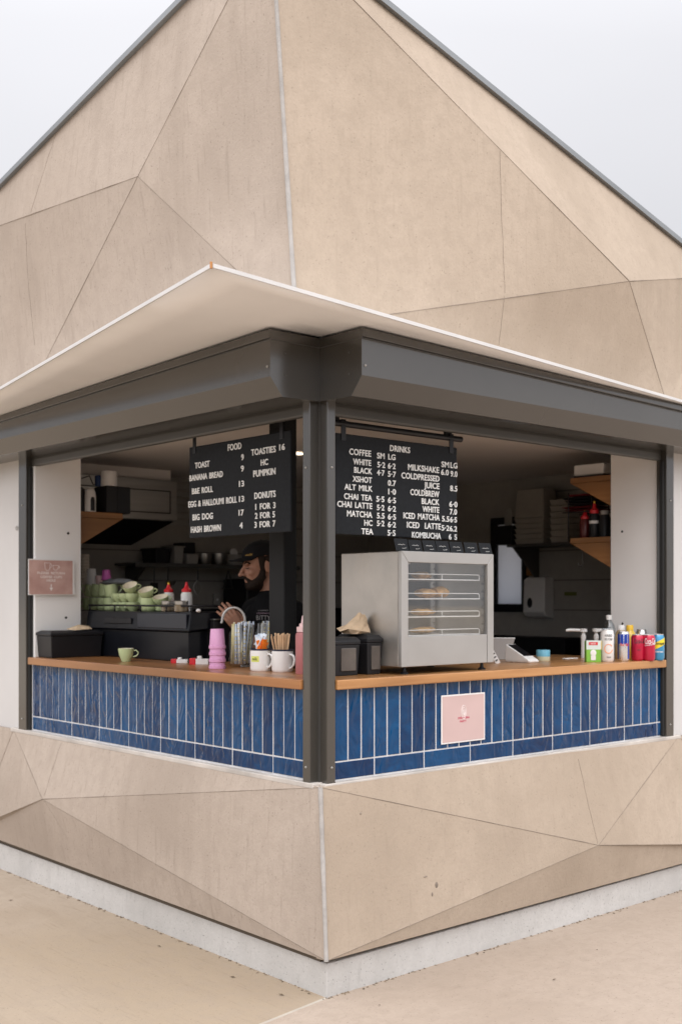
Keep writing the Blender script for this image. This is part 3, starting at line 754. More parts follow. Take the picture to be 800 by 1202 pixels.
# ------------------------------------------------------------------ menu boards
def board(side, label, corners, texts, off, sc, k):
    """corners and letters measured on the photograph, laid on the board's own plane"""
    f = (lambda x, y: onX(x, y, k)) if side == 'L' else (lambda x, y: onY(x, y, k))
    tl_, tr_, br_, bl_ = [f(*p) for p in corners]
    if side == 'L':
        a0, a1 = tr_.y, tl_.y; z0, z1 = (bl_.z + br_.z) / 2, (tl_.z + tr_.z) / 2
        t = thing('menu_board', label, 'menu board', (k, (a0 + a1) / 2, z0), 0, 'menu boards hanging in the openings')
        MB().box(0, a0 - t.location.y, 0, .012, a1 - t.location.y, z1 - z0).build('board', M['board'], t, .004)
    else:
        a0, a1 = tl_.x, tr_.x; z0, z1 = (bl_.z + br_.z) / 2, (tl_.z + tr_.z) / 2
        t = thing('menu_board', label, 'menu board', ((a0 + a1) / 2, k, z0), 0, 'menu boards hanging in the openings')
        MB().box(a0 - t.location.x, 0, 0, a1 - t.location.x, .012, z1 - z0).build('board', M['board'], t, .004)
    u = UL if side == 'L' else UR; n = u.cross(UZ)
    for s, x0, y0, x1, y1, hh in texts:
        p0 = f(off[0] + x0 / sc, off[1] + y0 / sc); p1 = f(off[0] + x1 / sc, off[1] + y1 / sc)
        w_ = (p1 - p0).dot(u); top = f(off[0] + x0 / sc, off[1] + (y0 - hh) / sc)
        O = Vector((p0.x, p0.y, (p0.z + p1.z) / 2)) + n * .0006 - t.location
        text(MB(), s, O, u, UZ, w_, (top.z - p0.z) * .97, .003, bold=.0016).build('menu_line', M['letters'], t)
    return t, a0, a1, z0, z1
F = [('FOOD', 273, 185, 347, 172, 36), ('TOAST', 92, 283, 172, 270, 33), ('BANANA BREAD', 62, 353, 245, 327, 33), ('B&E ROLL', 76, 425, 190, 410, 33),
     ('EGG & HALLOUMI ROLL', 56, 500, 322, 467, 34), ('BIG DOG', 79, 568, 190, 560, 34), ('HASH BROWN', 70, 638, 234, 625, 35),
     ('9', 347, 236, 361, 234, 33), ('9', 345, 299, 361, 297, 33), ('13', 335, 383, 362, 380, 33), ('13', 335, 467, 362, 464, 33), ('17', 333, 543, 360, 540, 33), ('4', 338, 613, 354, 611, 33),
     ('TOASTIES', 402, 212, 537, 190, 35), ('16', 557, 182, 587, 178, 35), ('HC', 455, 266, 494, 261, 34), ('PUMPKIN', 414, 330, 535, 313, 36), ('DONUTS', 420, 452, 536, 437, 36),
     ('1 FOR 3', 425, 513, 535, 498, 34), ('2 FOR 5', 423, 562, 532, 549, 34), ('3 FOR 7', 420, 613, 535, 598, 34)]
bt, a0, a1, z0, z1 = board('L', 'charcoal food menu board with white letters hanging in the left opening', [(222, 526), (340.5, 504), (339, 623), (221, 633)], F, (210, 490), 800 / 170, .10)
hk = MB()
for x in (228.5, 330.5):
    yy = onX(x, 520, .1).y - bt.location.y
    MB().box(-.003, yy - .011, z1 - z0 - .03, .001, yy + .011, 2.262 - z0).box(-.003, yy - .011, 2.24 - z0, .02, yy + .011, 2.258 - z0).build('hook', M['black_plastic'], bt)
D_ = [('DRINKS', 342, 217, 446, 233, 32), ('COFFEE', 130, 237, 243, 250, 33), ('SM', 275, 257, 313, 262, 31), ('LG', 333, 263, 370, 268, 30), ('WHITE', 150, 286, 243, 300, 31), ('5·2', 276, 303, 316, 309, 30), ('6·2', 331, 310, 370, 315, 30),
      ('BLACK', 155, 331, 248, 343, 31), ('4·7', 274, 345, 313, 350, 30), ('5·7', 331, 352, 372, 358, 30), ('XSHOT', 147, 377, 247, 389, 31), ('0.7', 331, 399, 372, 404, 30), ('ALT MILK', 105, 418, 250, 434, 31), ('1·0', 333, 444, 372, 449, 30),
      ('CHAI TEA', 103, 467, 248, 482, 31), ('5·5', 271, 483, 312, 487, 30), ('6·5', 331, 489, 372, 493, 30), ('CHAI LATTE', 68, 506, 249, 526, 32), ('5·2', 274, 527, 312, 531, 30), ('6·2', 331, 533, 372, 537, 30),
      ('MATCHA', 118, 557, 249, 571, 32), ('5.5', 274, 570, 313, 574, 30), ('6·5', 331, 575, 372, 580, 30), ('HC', 208, 607, 250, 612, 31), ('5·2', 274, 610, 312, 613, 30), ('6·2', 331, 616, 372, 620, 30), ('TEA', 193, 651, 254, 657, 31), ('5·5', 329, 659, 370, 664, 30),
      ('SM', 610, 302, 648, 307, 30), ('LG', 657, 307, 692, 312, 30), ('MILKSHAKE', 436, 316, 597, 337, 32), ('6.0', 608, 342, 647, 348, 30), ('9.0', 657, 351, 692, 356, 30), ('COLDPRESSED', 402, 358, 599, 383, 32), ('JUICE', 520, 411, 599, 420, 32), ('8.5', 655, 427, 692, 432, 30),
      ('COLDBREW', 448, 446, 598, 463, 32), ('BLACK', 507, 494, 598, 504, 31), ('6·0', 651, 510, 692, 514, 30), ('WHITE', 511, 534, 598, 545, 31), ('7.0', 653, 549, 690, 553, 30), ('ICED MATCHA', 412, 566, 600, 587, 32), ('5.5', 613, 586, 650, 590, 29), ('6·5', 655, 590, 690, 594, 29),
      ('ICED  LATTE', 430, 615, 606, 633, 32), ('5·2', 611, 633, 650, 637, 29), ('6.2', 653, 637, 690, 641, 29), ('KOMBUCHA', 456, 668, 607, 682, 32), ('6 5', 648, 680, 690, 684, 29)]
bt, a0, a1, z0, z1 = board('R', 'charcoal drinks menu board with white letters hanging from a black rail', [(394, 505), (536, 528), (535.5, 635.5), (394, 625)], D_, (380, 480), 800 / 180, .10)
for x in (402.5, 529):
    xx = onY(x, 510, .1).x - bt.location.x
    MB().box(xx - .012, -.0035, z1 - z0 - .028, xx + .012, .0005, z1 - z0 + .052).box(xx - .012, -.0035, z1 - z0 + .05, xx + .012, .03, z1 - z0 + .056).build('hook', M['black_plastic'], bt)
rl = thing('hanging_rail', 'black tube rail above the drinks menu board', 'rail', (a0, .108, 2.199))
MB().tube([(-.05, 0, 0), (a1 - a0 + .035, 0, 0)], .0125, 14).build('tube', M['black_plastic'], rl)
MB().box(.0, -.006, .0, .02, .006, .06).box(a1 - a0 - .07, -.006, .0, a1 - a0 - .03, .006, .06).build('bracket', M['black_plastic'], rl)

# ------------------------------------------------------------------ paper signs
p = onY(61, 677, 2.325)
a, b = onY(34.5, 677, 2.325), onY(88.5, 677, 2.325); zt, zb_ = onY(61, 656.5, 2.325).z, onY(61, 698.5, 2.325).z
sg = thing('cup_return_sign', 'dusty pink card asking to return coffee cups, on the white reveal', 'sign', (p.x, 2.325, zb_))
w2, hh = (b.x - a.x) / 2, zt - zb_
MB().box(-w2, 0, 0, w2, .003, hh).build('card', M['white_paper'], sg)
MB().box(-w2 + .004, -.0012, .004, w2 - .012, -.0002, hh - .006).build('printed_face', M['sign_blush'], sg)
tx = MB()
for s_, zc, ww in (('PLEASE RETURN', .112, .160), ('COFFEE CUPS', .091, .126), ('HERE', .072, .052)):
    text(tx, s_, (-.004, -.0016, zc), UR, UZ, ww, .0125, .0004, center=True, bold=.0007)
tx.box(-.006, -.0020, .038, -.001, -.0013, .058).prism([(-.014, -.0013, .040), (.007, -.0013, .040), (-.0035, -.0013, .022)], (0, -.0007, 0))
tx.build('lettering', M['pale_ink'], sg)
ic = MB()
def line(pts, c=False): ic.tube([(x, -.0016, z) for x, z in pts], .0011, 5)
line([(-.042, .172), (-.039, .138), (-.030, .132), (-.020, .132), (-.012, .138), (-.010, .172), (-.042, .172)])
line([(-.011, .166), (-.004, .168), (-.002, .158), (-.005, .148), (-.0115, .147)])
line([(.006, .160), (.008, .144), (.016, .134), (.028, .134), (.036, .143), (.038, .160), (.006, .160)])
line([(.038, .156), (.045, .154), (.046, .147), (.037, .145)])
ic.build('cup_emblem', M['pale_ink'], sg)

a, b = onY(517.5, 844, -.011), onY(568.5, 844, -.011); zt, zb_ = onY(543, 814.5, -.011).z, onY(543, 871, -.011).z
sg = thing('notice_sign', 'square pale pink notice with white border stuck on the blue tiles', 'sign', ((a.x + b.x) / 2, -.0085, zb_))
w2, hh = (b.x - a.x) / 2, zt - zb_
MB().box(-w2, -.003, 0, w2, 0, hh).build('card', M['white_paper'], sg)
MB().box(-w2 + .006, -.0042, .006, w2 - .006, -.0031, hh - .006).build('printed_face', M['sign_pink'], sg)
tx = MB()
text(tx, 'EVERYTHING', (.0, -.0046, hh * .485), UR, UZ, .070, .0088, .0004, center=True, bold=.0006)
text(tx, 'PARTY', (-.004, -.0046, hh * .415), UR, UZ, .040, .0085, .0004, center=True, bold=.0006)
tx.build('lettering', M['red_ink'], sg)
em = MB()
for r_ in (.030, .020, .011):
    em.tube([(0 + .55 * r_ * math.sin(2 * math.pi * i / 16) * abs(math.cos(math.pi * i / 16)) ** .3, -.0046, hh * .62 + r_ * math.cos(2 * math.pi * i / 16)) for i in range(17)], .0011, 5)
em.tube([(0, -.0046, hh * .56), (0, -.0046, hh * .655)], .001, 5)
em.build('petal_emblem', M['pale_ink'], sg)

# ------------------------------------------------------------------ pie warmer
PWX0, PWX1, PWY0, PWY1, PWZ0, PWZ1 = .44, 1.004, .005, .375, 1.220, 1.694
pw = thing('pie_warmer', 'stainless pie warmer with glass front on the timber counter', 'food warmer', ((PWX0 + PWX1) / 2, PWY0, CT))
lx = (PWX1 - PWX0) / 2; dy = PWY1 - PWY0; zb_, zt = PWZ0 - CT, PWZ1 - CT
MB().box(-lx, .020, zb_, -lx + .018, dy, zt - .001).build('side_panel', M['steel_swirl'], pw, .003)
MB().box(lx - .018, .020, zb_, lx, dy, zt - .001).build('side_panel', M['steel_swirl'], pw, .003)
MB().box(-lx + .019, .020, zt - .030, lx - .019, dy, zt).build('top_panel', M['steel_swirl'], pw, .003)
MB().box(-lx + .019, .021, zb_ + .001, lx - .019, dy, zb_ + .110).build('base_box', M['steel_swirl'], pw)
fz0, fz1 = onY(520, 746, 0).z - CT, onY(478, 660, 0).z - CT
fr = MB()
gx0, gx1 = onY(480, 700, 0).x - pw.location.x, onY(573, 700, 0).x - pw.location.x
fr.prism([(-lx, 0, zb_), (gx0, 0, zb_), (gx0, 0, fz1), (-lx, 0, zt)], (0, .019, 0))
fr.prism([(gx1, 0, zb_), (lx, 0, zb_), (lx, 0, zt), (gx1, 0, fz1)], (0, .019, 0))
fr.prism([(gx0 + .0005, 0, fz1 + .0005), (gx1 - .0005, 0, fz1 + .0005), (lx - .001, 0, zt), (-lx + .001, 0, zt)], (0, .019, 0))
fr.build('front_frame', M['steel_pale'], pw, .002)
MB().box(gx0 + .001, .003, zb_, gx1 - .001, .019, fz0).build('lower_panel', M['steel_pale'], pw, .002)
MB().box(gx0, .010, fz0 + .002, gx1, .014, fz1).build('glass_pane', M['pane'], pw)
MB().box(-lx + .02, dy - .012, zb_ + .11, lx - .02, dy - .008, zt - .03).build('rear_glass', M['pane'], pw)
for sx in (-1, 1):
    for yy in (.03, dy - .03):
        MB().lathe([(.006, zb_), (.008, .012), (.017, .006), (.017, 0), (0, 0)], (sx * (lx - .045), yy, 0), 14).build('foot', M['black_plastic'], pw)
up = MB()
for x in (-lx + .022, lx - .030): 
    for yy in (.03, dy - .04): up.box(x, yy, zb_ + .11, x + .008, yy + .012, zt - .032)
for i in range(9):
    up.box(lx - .040, .032, zb_ + .13 + i * .035, lx - .030, .040, zb_ + .140 + i * .035)
    up.box(lx - .040, dy - .040, zb_ + .13 + i * .035, lx - .030, dy - .030, zb_ + .140 + i * .035)
up.build('shelf_upright', M['steel'], pw)
shz = [onY(520, y, .02).z - CT for y in (680.5, 703, 724, 745.5)]
for z in shz:
    m = MB(); x0, x1, y0, y1 = gx0 - .006, gx1 - .022, .030, dy - .05
    m.tube([(x0, y0, z), (x1, y0, z), (x1, y1, z), (x0, y1, z), (x0, y0, z)], .0028, 6)
    for i in range(1, 26): x = x0 + (x1 - x0) * i / 26; m.tube([(x, y0, z), (x, y1, z)], .0013, 5)
    m.tube([(x0, y0, z), (x0, y0, z + .019), (x0 + .006, y0, z + .023), (x1 - .006, y0, z + .023), (x1, y0, z + .018), (x1, y0, z)], .0022, 6)
    m.tube([((x0 + x1) / 2, y0, z), ((x0 + x1) / 2, y0, z + .023)], .002, 6)
    m.build('wire_shelf', M['white_plastic'], pw)
MB().box(gx0 + .03, .10, zt - .05, gx0 + .11, .18, zt - .031).build('warmer_lamp', M['white_plastic'], pw)
def pastry(px, k, ln, nm, label, hgt=.024, D=.12):
    c = Vector((onY(px, 700, .15).x, D, CT + shz[k] + .004))
    t = MB(); n = 14
    rings = []
    for j in range(6):
        f = j / 5; q = math.sin(math.pi * (.12 + .76 * f)) ** .5
        rings.append([Vector((ln * (f - .5), .045 * q * math.cos(2 * math.pi * i / n) * (1 + random.uniform(-.08, .08)), hgt * .7 + hgt * .7 * q * math.sin(2 * math.pi * i / n) * (1 + random.uniform(-.12, .12)))) for i in range(n)])
    o = t.loft(rings, True, True).build(nm, M['pastry'], None, 0, c)
    tag(o, label, 'pastry', 'baked goods in the pie warmer'); return o
pastry(487, 0, .055, 'pastry', 'small golden pastry on the top wire shelf of the warmer')
pastry(493, 1, .085, 'sausage_roll', 'browned roll at the left of the second warmer shelf', .03)
pastry(509, 1, .075, 'sausage_roll', 'browned roll with crusty top, right one on the second warmer shelf', .036)
pastry(488, 2, .075, 'pastry', 'flat golden pastry on the third wire shelf of the warmer', .022)
pastry(488, 3, .085, 'pastry', 'flat golden pastry on the lowest wire shelf of the warmer', .020)
pastry(505, 0, .060, 'pastry', 'round golden pastry, second on the top wire shelf of the warmer', .020, .20)
pastry(512, 2, .075, 'pastry', 'golden slice at the back of the third warmer shelf', .020, .22)
pastry(513, 3, .070, 'pastry', 'golden slice at the back of the lowest warmer shelf', .020, .22)
# price tags on the warmer
tag0 = thing('price_tag', 'x', 'price tag', (0, 0, 0), 0, 'dark price tags on the pie warmer')
MB().prism([(-.0405, 0, 0), (.0405, 0, 0), (.0405, .014, .050), (-.0405, .014, .050)], (0, .0022, 0)).build('card', M['board'], tag0)
sc_ = MB()
for z, xa, xb in ((.026, -.022, .020), (.012, -.002, .024)):
    pts = [Vector((xa + (xb - xa) * i / 12, z * .28 - .0006, z + random.uniform(-.0026, .0026))) for i in range(13)]
    sc_.tube(pts, .0007, 4)
sc_.build('chalk_writing', M['letters'], tag0)
ords = ['leftmost of the dark price tags along the warmer top', 'second dark price tag from the left on the warmer', 'third dark price tag from the left on the warmer', 'middle dark price tag of the row on the warmer',
        'third dark price tag from the right on the warmer', 'second dark price tag from the right on the warmer', 'rightmost of the dark price tags along the warmer top']
xs = [onY(v, 640, .02).x for v in (473, 489, 505.5, 521, 537, 554, 571)]
for i, x in enumerate(xs):
    lo = (x, .022, PWZ1 + .001)
    if i == 0: tag0.location = lo; tag0['label'] = ords[0]; tag0.rotation_euler = (0, 0, R(4))
    else: dup(tag0, lo, ords[i], (0, 0, R(random.uniform(-7, 7))), (random.uniform(.94, 1.0),) * 3)

# black bag dispensers in front of the warmer
def bin_box(x0, x1, y0, y1, zt, label, cat='napkin holder'):
    t = thing('napkin_holder', label, cat, ((x0 + x1) / 2, (y0 + y1) / 2, CT), 0, 'black counter containers')
    a, b = (x1 - x0) / 2, (y1 - y0) / 2; h_ = zt - CT; k = .006
    m = MB(); m.loft([[(-a + k, -b + k, 0), (a - k, -b + k, 0), (a - k, b - k, 0), (-a + k, b - k, 0)], [(-a, -b, h_ * .8), (a, -b, h_ * .8), (a, b, h_ * .8), (-a, b, h_ * .8)]])
    m.build('body', M['black_plastic'], t, .003)
    MB().loft([[(-a - .003, -b - .003, h_ * .8 + .001), (a + .003, -b - .003, h_ * .8 + .001), (a + .003, b + .003, h_ * .8 + .001), (-a - .003, b + .003, h_ * .8 + .001)], [(-a - .003, -b - .003, h_ * .9), (a + .003, -b - .003, h_ * .9), (a + .003, b + .003, h_ * .9), (-a - .003, b + .003, h_ * .9)], [(-a + .008, -b + .012, h_), (a - .008, -b + .012, h_), (a - .008, b - .012, h_), (-a + .008, b - .012, h_)]]).build('lid', M['black_plastic'], t, .003)
    MB().box(-a * .45, -b - .001, h_ * .12, a * .72, -b + .004, h_ * .72).build('window', mat('smoked_plastic', (.10, .085, .075), .18, var=.2, scale=12), t, .004)
    return t
q0, q1 = onY(395, 745, .12), onY(462, 745, .12)
xa, xb, xc, xd = onY(392, 770, .12).x, onY(422, 770, .12).x, onY(429, 770, .12).x, onY(462.5, 770, .12).x
b1 = bin_box(xa, xb, .12, .30, onY(410, 748, .12).z, 'black napkin holder half hidden behind the corner post')
b2 = bin_box(xc, min(xd, .432), .11, .30, onY(440, 745, .11).z, 'black napkin holder under the crumpled paper bag')
pb = MB(); n = 9; rr_ = random.Random(11); rings = []
for k_, (a_, b_, z, ox) in enumerate(((.062, .050, 0, 0), (.072, .055, .016, -.004), (.060, .040, .036, .006), (.036, .020, .060, .022), (.020, .006, .080, .030))):
    rings.append([(ox + a_ * math.cos(2 * math.pi * i / n + .2 * k_) * rr_.uniform(.8, 1.2), b_ * math.sin(2 * math.pi * i / n + .2 * k_) * rr_.uniform(.75, 1.25), max(.001, z + rr_.uniform(-.010, .010) * (k_ > 0)) + .002) for i in range(n)])
o = pb.loft(rings, True, False).build('paper_bag', mat('crumpled_kraft', (.50, .37, .245), .85, var=.12, scale=25, bump=.35, bscale=35), None, 0, (b2.location.x - .02, b2.location.y, onY(440, 745, .11).z))
tag(o, 'crumpled brown paper bag lying on the black napkin holder', 'paper bag')

# ------------------------------------------------------------------ things on the left counter
def cup(name, label, cat, group, prof, inner, m, mi, handle=None, hw=.0035):
    t = thing(name, label, cat, (0, 0, 0), 0, group)
    MB().lathe(prof).build('body', m, t)
    if inner: MB().lathe(inner).build('inside', mi, t)
    if handle: MB().tube(handle, hw, 8).build('handle', m, t)
    return t
# handle of every cup lies along its local +x
hd = [(.036, 0, .052), (.050, 0, .055), (.060, 0, .047), (.060, 0, .036), (.051, 0, .027), (.034, 0, .022)]
cupA = cup('green_cup', 'sage green coffee cup standing alone on the timber counter', 'cup', 'green coffee cups',
           [(0, 0), (.022, 0), (.024, .004), (.028, .015), (.036, .034), (.040, .060), (.0405, .064), (.038, .064)], [(.038, .064), (.037, .058), (.033, .034), (.024, .012), (0, .010)], M['cup_green'], M['cup_inside'], hd)
cupA.location = onZ(148, 776.5); cupA.rotation_euler = (0, 0, R(-36)); cupA.scale = (.98, .98, 1.02)

pk0 = cup('pink_tumbler', 'pink plastic tumbler on top of its stack, standing free above three rims', 'cup', 'stacked pink tumblers',
          [(0, .002), (.024, .0), (.0255, .012), (.031, .075), (.034, .076), (.035, .086), (.031, .086)][:0] or
          [(.034, 0), (.0375, .002), (.0375, .014), (.0345, .016), (.030, .085), (.027, .089), (0, .089)], None, M['pink_cup'], None)
pz = onZ(255, 785)
ST = .0295
lab = ['pink plastic tumbler at the bottom of its upturned stack', 'second pink tumbler up in the upturned stack', 'third pink tumbler up in the upturned stack', 'topmost pink tumbler of the upturned stack beside the straw jars']
for i in range(4):
    lo = pz + UZ * (ST * i)
    if i == 0: pk0.location = lo; pk0['label'] = lab[0]
    else: dup(pk0, lo + Vector((random.uniform(-.001, .001), random.uniform(-.001, .001), 0)), lab[i], (R(random.uniform(-1, 1)), 0, i))

# straw jars
straw_m = [mat('paper_straw_' + n_, c, .6, col2=c2, scale=50, stretch=(1, 1, .5)) for n_, c, c2 in (('white', (.76, .75, .72), (.82, .81, .78)), ('blue', (.48, .56, .70), (.72, .76, .82)), ('ink', (.05, .05, .06), (.35, .35, .36)), ('gold', (.60, .48, .12), (.78, .72, .55)))]
def jar(px, label, hgt, n, lean):
    base = onZ(*px)
    t = thing('straw_jar', label, 'jar', base, 0, 'glass jars of straws'); t.scale = (1.32,) * 3
    MB().lathe([(0, .004), (.038, .004), (.043, .010), (.0435, .02), (.0435, .115), (.036, .128), (.036, .146), (.038, .148)]).build('jar_glass', M['clear'], t)
    for i in range(n):
        a = random.uniform(0, 6.28); r0 = random.uniform(.0, .034); top = random.uniform(0, 6.28)
        p0 = Vector((r0 * math.cos(a), r0 * math.sin(a), .012)); r1 = random.uniform(.006, .042)
        r1 = min(.040, r0 + random.uniform(.0, .014)); top = a + random.uniform(-.5, .5)
        p1 = Vector((r1 * math.cos(top), r1 * math.sin(top), hgt + random.uniform(-.006, .008))) + RT * lean
        q = p1 - Vector((p1.x, p1.y, 0)) * max(0, (Vector((p1.x, p1.y, 0)).length - .040)) 
        s_ = MB().tube([p0, p1], .0031, 8).build('straw', straw_m[random.choice((0, 0, 0, 1, 2, 3, 1))], t)
        if i % 2 == 0:
            bands = MB()
            for k in range(9):
                f = .08 + .1 * k; bands.tube([p0.lerp(p1, f), p0.lerp(p1, f + .03)], .0035, 8)
            bands.build('stripe', straw_m[random.choice((2, 2, 3, 1))], s_)
    return t
jar((283, 783), 'glass jar crammed with patterned paper straws beside the pink tumblers', .150, 60, .010)
jar((312, 780), 'glass jar of straws behind the mug of sugar sachets', .150, 50, .014)

# enamel mugs
def mug(px, label):
    t = thing('enamel_mug', label, 'mug', onZ(*px), R(-41), 'white enamel mugs with dark rims'); t.scale = (1.13,) * 3
    MB().lathe([(0, 0), (.037, 0), (.0395, .003), (.041, .010), (.041, .080), (.0385, .080), (.0385, .012), (0, .008)]).build('body', M['enamel'], t)
    MB().lathe([(.0408, .0785), (.0425, .0800), (.0425, .0835), (.0408, .085), (.0385, .083), (.0382, .0785)]).build('rim', M['navy'], t)
    MB().tube([(.040, 0, .066), (.052, 0, .066), (.062, 0, .060), (.066, 0, .046), (.062, 0, .030), (.052, 0, .019), (.040, 0, .015)], .0042, 10).build('handle', M['enamel'], t)
    return t
def turn(t, deg): t.rotation_euler = (0, 0, R(deg)); return t
m1_ = turn(mug((306, 787.5), 'white enamel mug with a lime label, full of sugar sachets'), -86)
m2_ = turn(mug((331.5, 788.5), 'white enamel mug without label, holding wooden stirrers'), -86)
# lime label on the first mug, facing the camera's left
lb = MB(); rings = []
for i in range(9):
    a = R(-186 + 86 + i * 6.2)
    rings.append([(.0414 * math.cos(a), .0414 * math.sin(a), .036), (.0414 * math.cos(a), .0414 * math.sin(a), .058)])
for r_, q in zip(rings, rings[1:]): lb.add([r_[0], q[0], q[1], r_[1]], [(0, 1, 2, 3)], True)
lbo = lb.build('label', M['yellow_label'], m1_)
an = R(-186 + 86 + 25)
text(MB(), 'milk', (0, 0, .042), Vector((-math.sin(an), math.cos(an), 0)), UZ, .022, .011, .0006, True, .0416).build('lettering', M['ink'], lbo)
# sachets and stirrers
def sachets(t, n, base, mats, hi):
    for i in range(n):
        a = random.uniform(0, 6.28); r_ = random.uniform(.004, .026)
        p = t.location + Vector((r_ * math.cos(a), r_ * math.sin(a), base + random.uniform(0, hi)))
        o = MB().box(-.010, -.0014, -.028, .010, .0014, .028).build('sugar_sachet', random.choice(mats), None, .001, p)
        o.rotation_euler = (random.uniform(-.5, .5), random.uniform(-.6, .6), random.uniform(0, 3.1)); yield o
for o in sachets(m1_, 9, .100, [M['orange']], .012):
    o.location = o.location - FW * .012; tag(o, 'orange sugar sachet tucked in front in the labelled enamel mug', 'sugar sachet', 'orange sachets in the labelled mug')
for o in sachets(m1_, 10, .120, [M['sachet_blue']], .016):
    o.location = o.location + FW * .014; tag(o, 'blue and white sugar sachet at the back of the labelled enamel mug', 'sugar sachet', 'blue sachets in the labelled mug')
for i in range(46):
    a = random.uniform(0, 6.28); r_ = random.uniform(.0, .034)
    p0 = Vector((r_ * .6 * math.cos(a), r_ * .6 * math.sin(a), .012)); k = 1.5
    p1 = Vector((r_ * k * math.cos(a), r_ * k * math.sin(a), .160 + random.uniform(-.012, .006)))
    d = (p1 - p0); ln = d.length
    o = MB().box(-.0032, -.0009, 0, .0032, .0009, ln).build('wooden_stirrer', M['stick'], None, 0, m2_.location + p0)
    o.rotation_euler = d.to_track_quat('Z', 'Y').to_euler()
    o.rotation_euler.rotate_axis('Z', random.uniform(0, 3.1))
    tag(o, 'pale wooden stirrer standing in the unlabelled enamel mug', 'stirrer', 'wooden stirrers in the enamel mug')
# pink sauce bottle
t = thing('sauce_bottle', 'dusty pink sauce bottle beside the corner post', 'bottle', onZ(356, 791))
MB().lathe([(0, 0), (.031, 0), (.033, .004), (.033, .158), (.030, .170), (.022, .175), (0, .175)], n=30).build('body', M['pink_sauce'], t)
MB().lathe([(.028, .174), (.0285, .194), (.018, .196), (.017, .208), (.010, .210), (.006, .238), (.004, .242), (0, .242)], n=24).build('nozzle', M['pale_pink'], t)
# red and white boxes against the machine
def packet(px, label, w_, h_, ang):
    t = thing('sugar_box', label, 'box', onX(px[0], px[1], .262).xy.to_3d() + UZ * CT, R(ang), 'red and white boxes at the machine')
    MB().box(-w_, -.02, 0, w_ * -.35, .02, h_).build('red_end', M['red'], t, .002)
    MB().box(w_ * -.34, -.02, 0, w_, .02, h_ * .9).build('body', M['white_paper'], t, .002)
    MB().box(w_ * -.2, -.012, h_ * .9 + .0005, w_ * .25, .015, h_ * 1.35).build('flap', M['white_paper'], t, .002)
packet((211, 776.5), 'red and white box by the machine, the one nearer the green cup', .040, .020, -42)
packet((234, 777), 'red and white box by the machine, nearer the pink tumblers', .045, .030, -42)
o = MB().ell((0, 0, .02), .05, .028, .045).build('cloth', M['cloth'], None, 0, onZ(240, 775) + Vector((.06, .04, 0)))
tag(o, 'grey folded cloth behind the pink tumblers', 'cloth')
# black box far left
t = thing('napkin_holder', 'black smoked plastic box with paper on top beside the cup return sign', 'napkin holder', (.155, 2.245, CT), 0, 'black counter containers')
MB().loft([[(-.145, -.075, 0), (.145, -.075, 0), (.145, .075, 0), (-.145, .075, 0)], [(-.152, -.082, .115), (.152, -.082, .115), (.152, .082, .115), (-.152, .082, .115)]]).build('body', M['black_plastic'], t, .004)
MB().loft([[(-.156, -.086, .116), (.156, -.086, .116), (.156, .086, .116), (-.156, .086, .116)], [(-.156, -.086, .130), (.156, -.086, .130), (.156, .086, .130), (-.156, .086, .130)], [(-.14, -.06, .142), (.14, -.06, .142), (.14, .06, .142), (-.14, .06, .142)]]).build('lid', M['black_plastic'], t, .003)
t = MB().add([(-.05, -.05, 0), (.055, -.045, .006), (.07, .02, .020), (.0, .05, .014), (-.06, .03, .004), (.0, 0, .028)], [(0, 1, 5), (1, 2, 5), (2, 3, 5), (3, 4, 5), (4, 0, 5), (4, 3, 2, 1, 0)]).build('paper_napkin', M['paper'], None, 0, (.20, 2.23, CT + .1435))
tag(t, 'crumpled brown napkin on the black box near the left reveal', 'napkin')

# ------------------------------------------------------------------ coffee machine
cm = thing('coffee_machine', 'wide black espresso machine with a cup rail, behind the left counter', 'coffee machine', (.30, 1.86, CT))
y0, y1 = -.53, .475
MB().prism([(.02, y0 + .03, .0), (.28, y0 + .03, .0), (.28, y0 + .03, .17), (.02, y0 + .03, .15)], (0, y1 - y0 - .03, 0)).build('lower_body', M['machine'], cm, .006)
MB().prism([(.0, y0, .150), (.285, y0, .175), (.285, y0, .245), (.012, y0, .245)], (0, y1 - y0, 0)).build('upper_body', M['machine'], cm, .006)
MB().box(-.002, y0 + .02, .163, .004, -.06, .236).build('front_panel', mat('navy_panel', (.010, .014, .024), .3), cm, .003)
MB().box(-.003, .0, .18, .003, y1 - .2, .21).build('badge_panel', M['black_plastic'], cm, .003)
rl_ = MB()
for x in (.02, .27): rl_.tube([(x, y0 + .01, .275), (x, y1, .275)], .005, 8)
rl_.tube([(.02, y0 + .01, .275), (.27, y0 + .01, .275)], .005, 8)
for y in (y0 + .01, -.3, -.06, .2, y1 - .01): rl_.tube([(.02, y, .245), (.02, y, .275)], .004, 6)
rl_.build('cup_rail', M['black_plastic'], cm)
MT = CT + .246
# green cups on the machine
hd2 = [(.038, 0, .058), (.052, 0, .060), (.060, 0, .050), (.058, 0, .034), (.046, 0, .022), (.036, 0, .02)]
cupB = cup('green_cup', 'straight sage green mug in the lower row on the machine, leftmost', 'cup', 'green coffee cups',
           [(0, 0), (.030, 0), (.034, .004), (.037, .014), (.0385, .070), (.0365, .070)], [(.0365, .070), (.034, .012), (0, .008)], M['cup_green'], M['cup_inside'], hd2)
def spot(px, y, D, z=MT): 
    p = onX(px, y, .36 + (D - 5.3) * .36); p.z = z; return p
low = [(105, 5.78), (113, 5.72), (121.5, 5.66), (129.5, 5.60)]
nm = ['leftmost', 'second from the left', 'third from the left', 'rightmost']
for i, (px, D) in enumerate(low):
    p = spot(px, 716, D)
    if i == 0: cupB.location = p; cupB.rotation_euler = (0, 0, 2.4)
    else: dup(cupB, p, 'straight sage green mug in the lower row on the machine, ' + nm[i], (0, 0, 2.4))
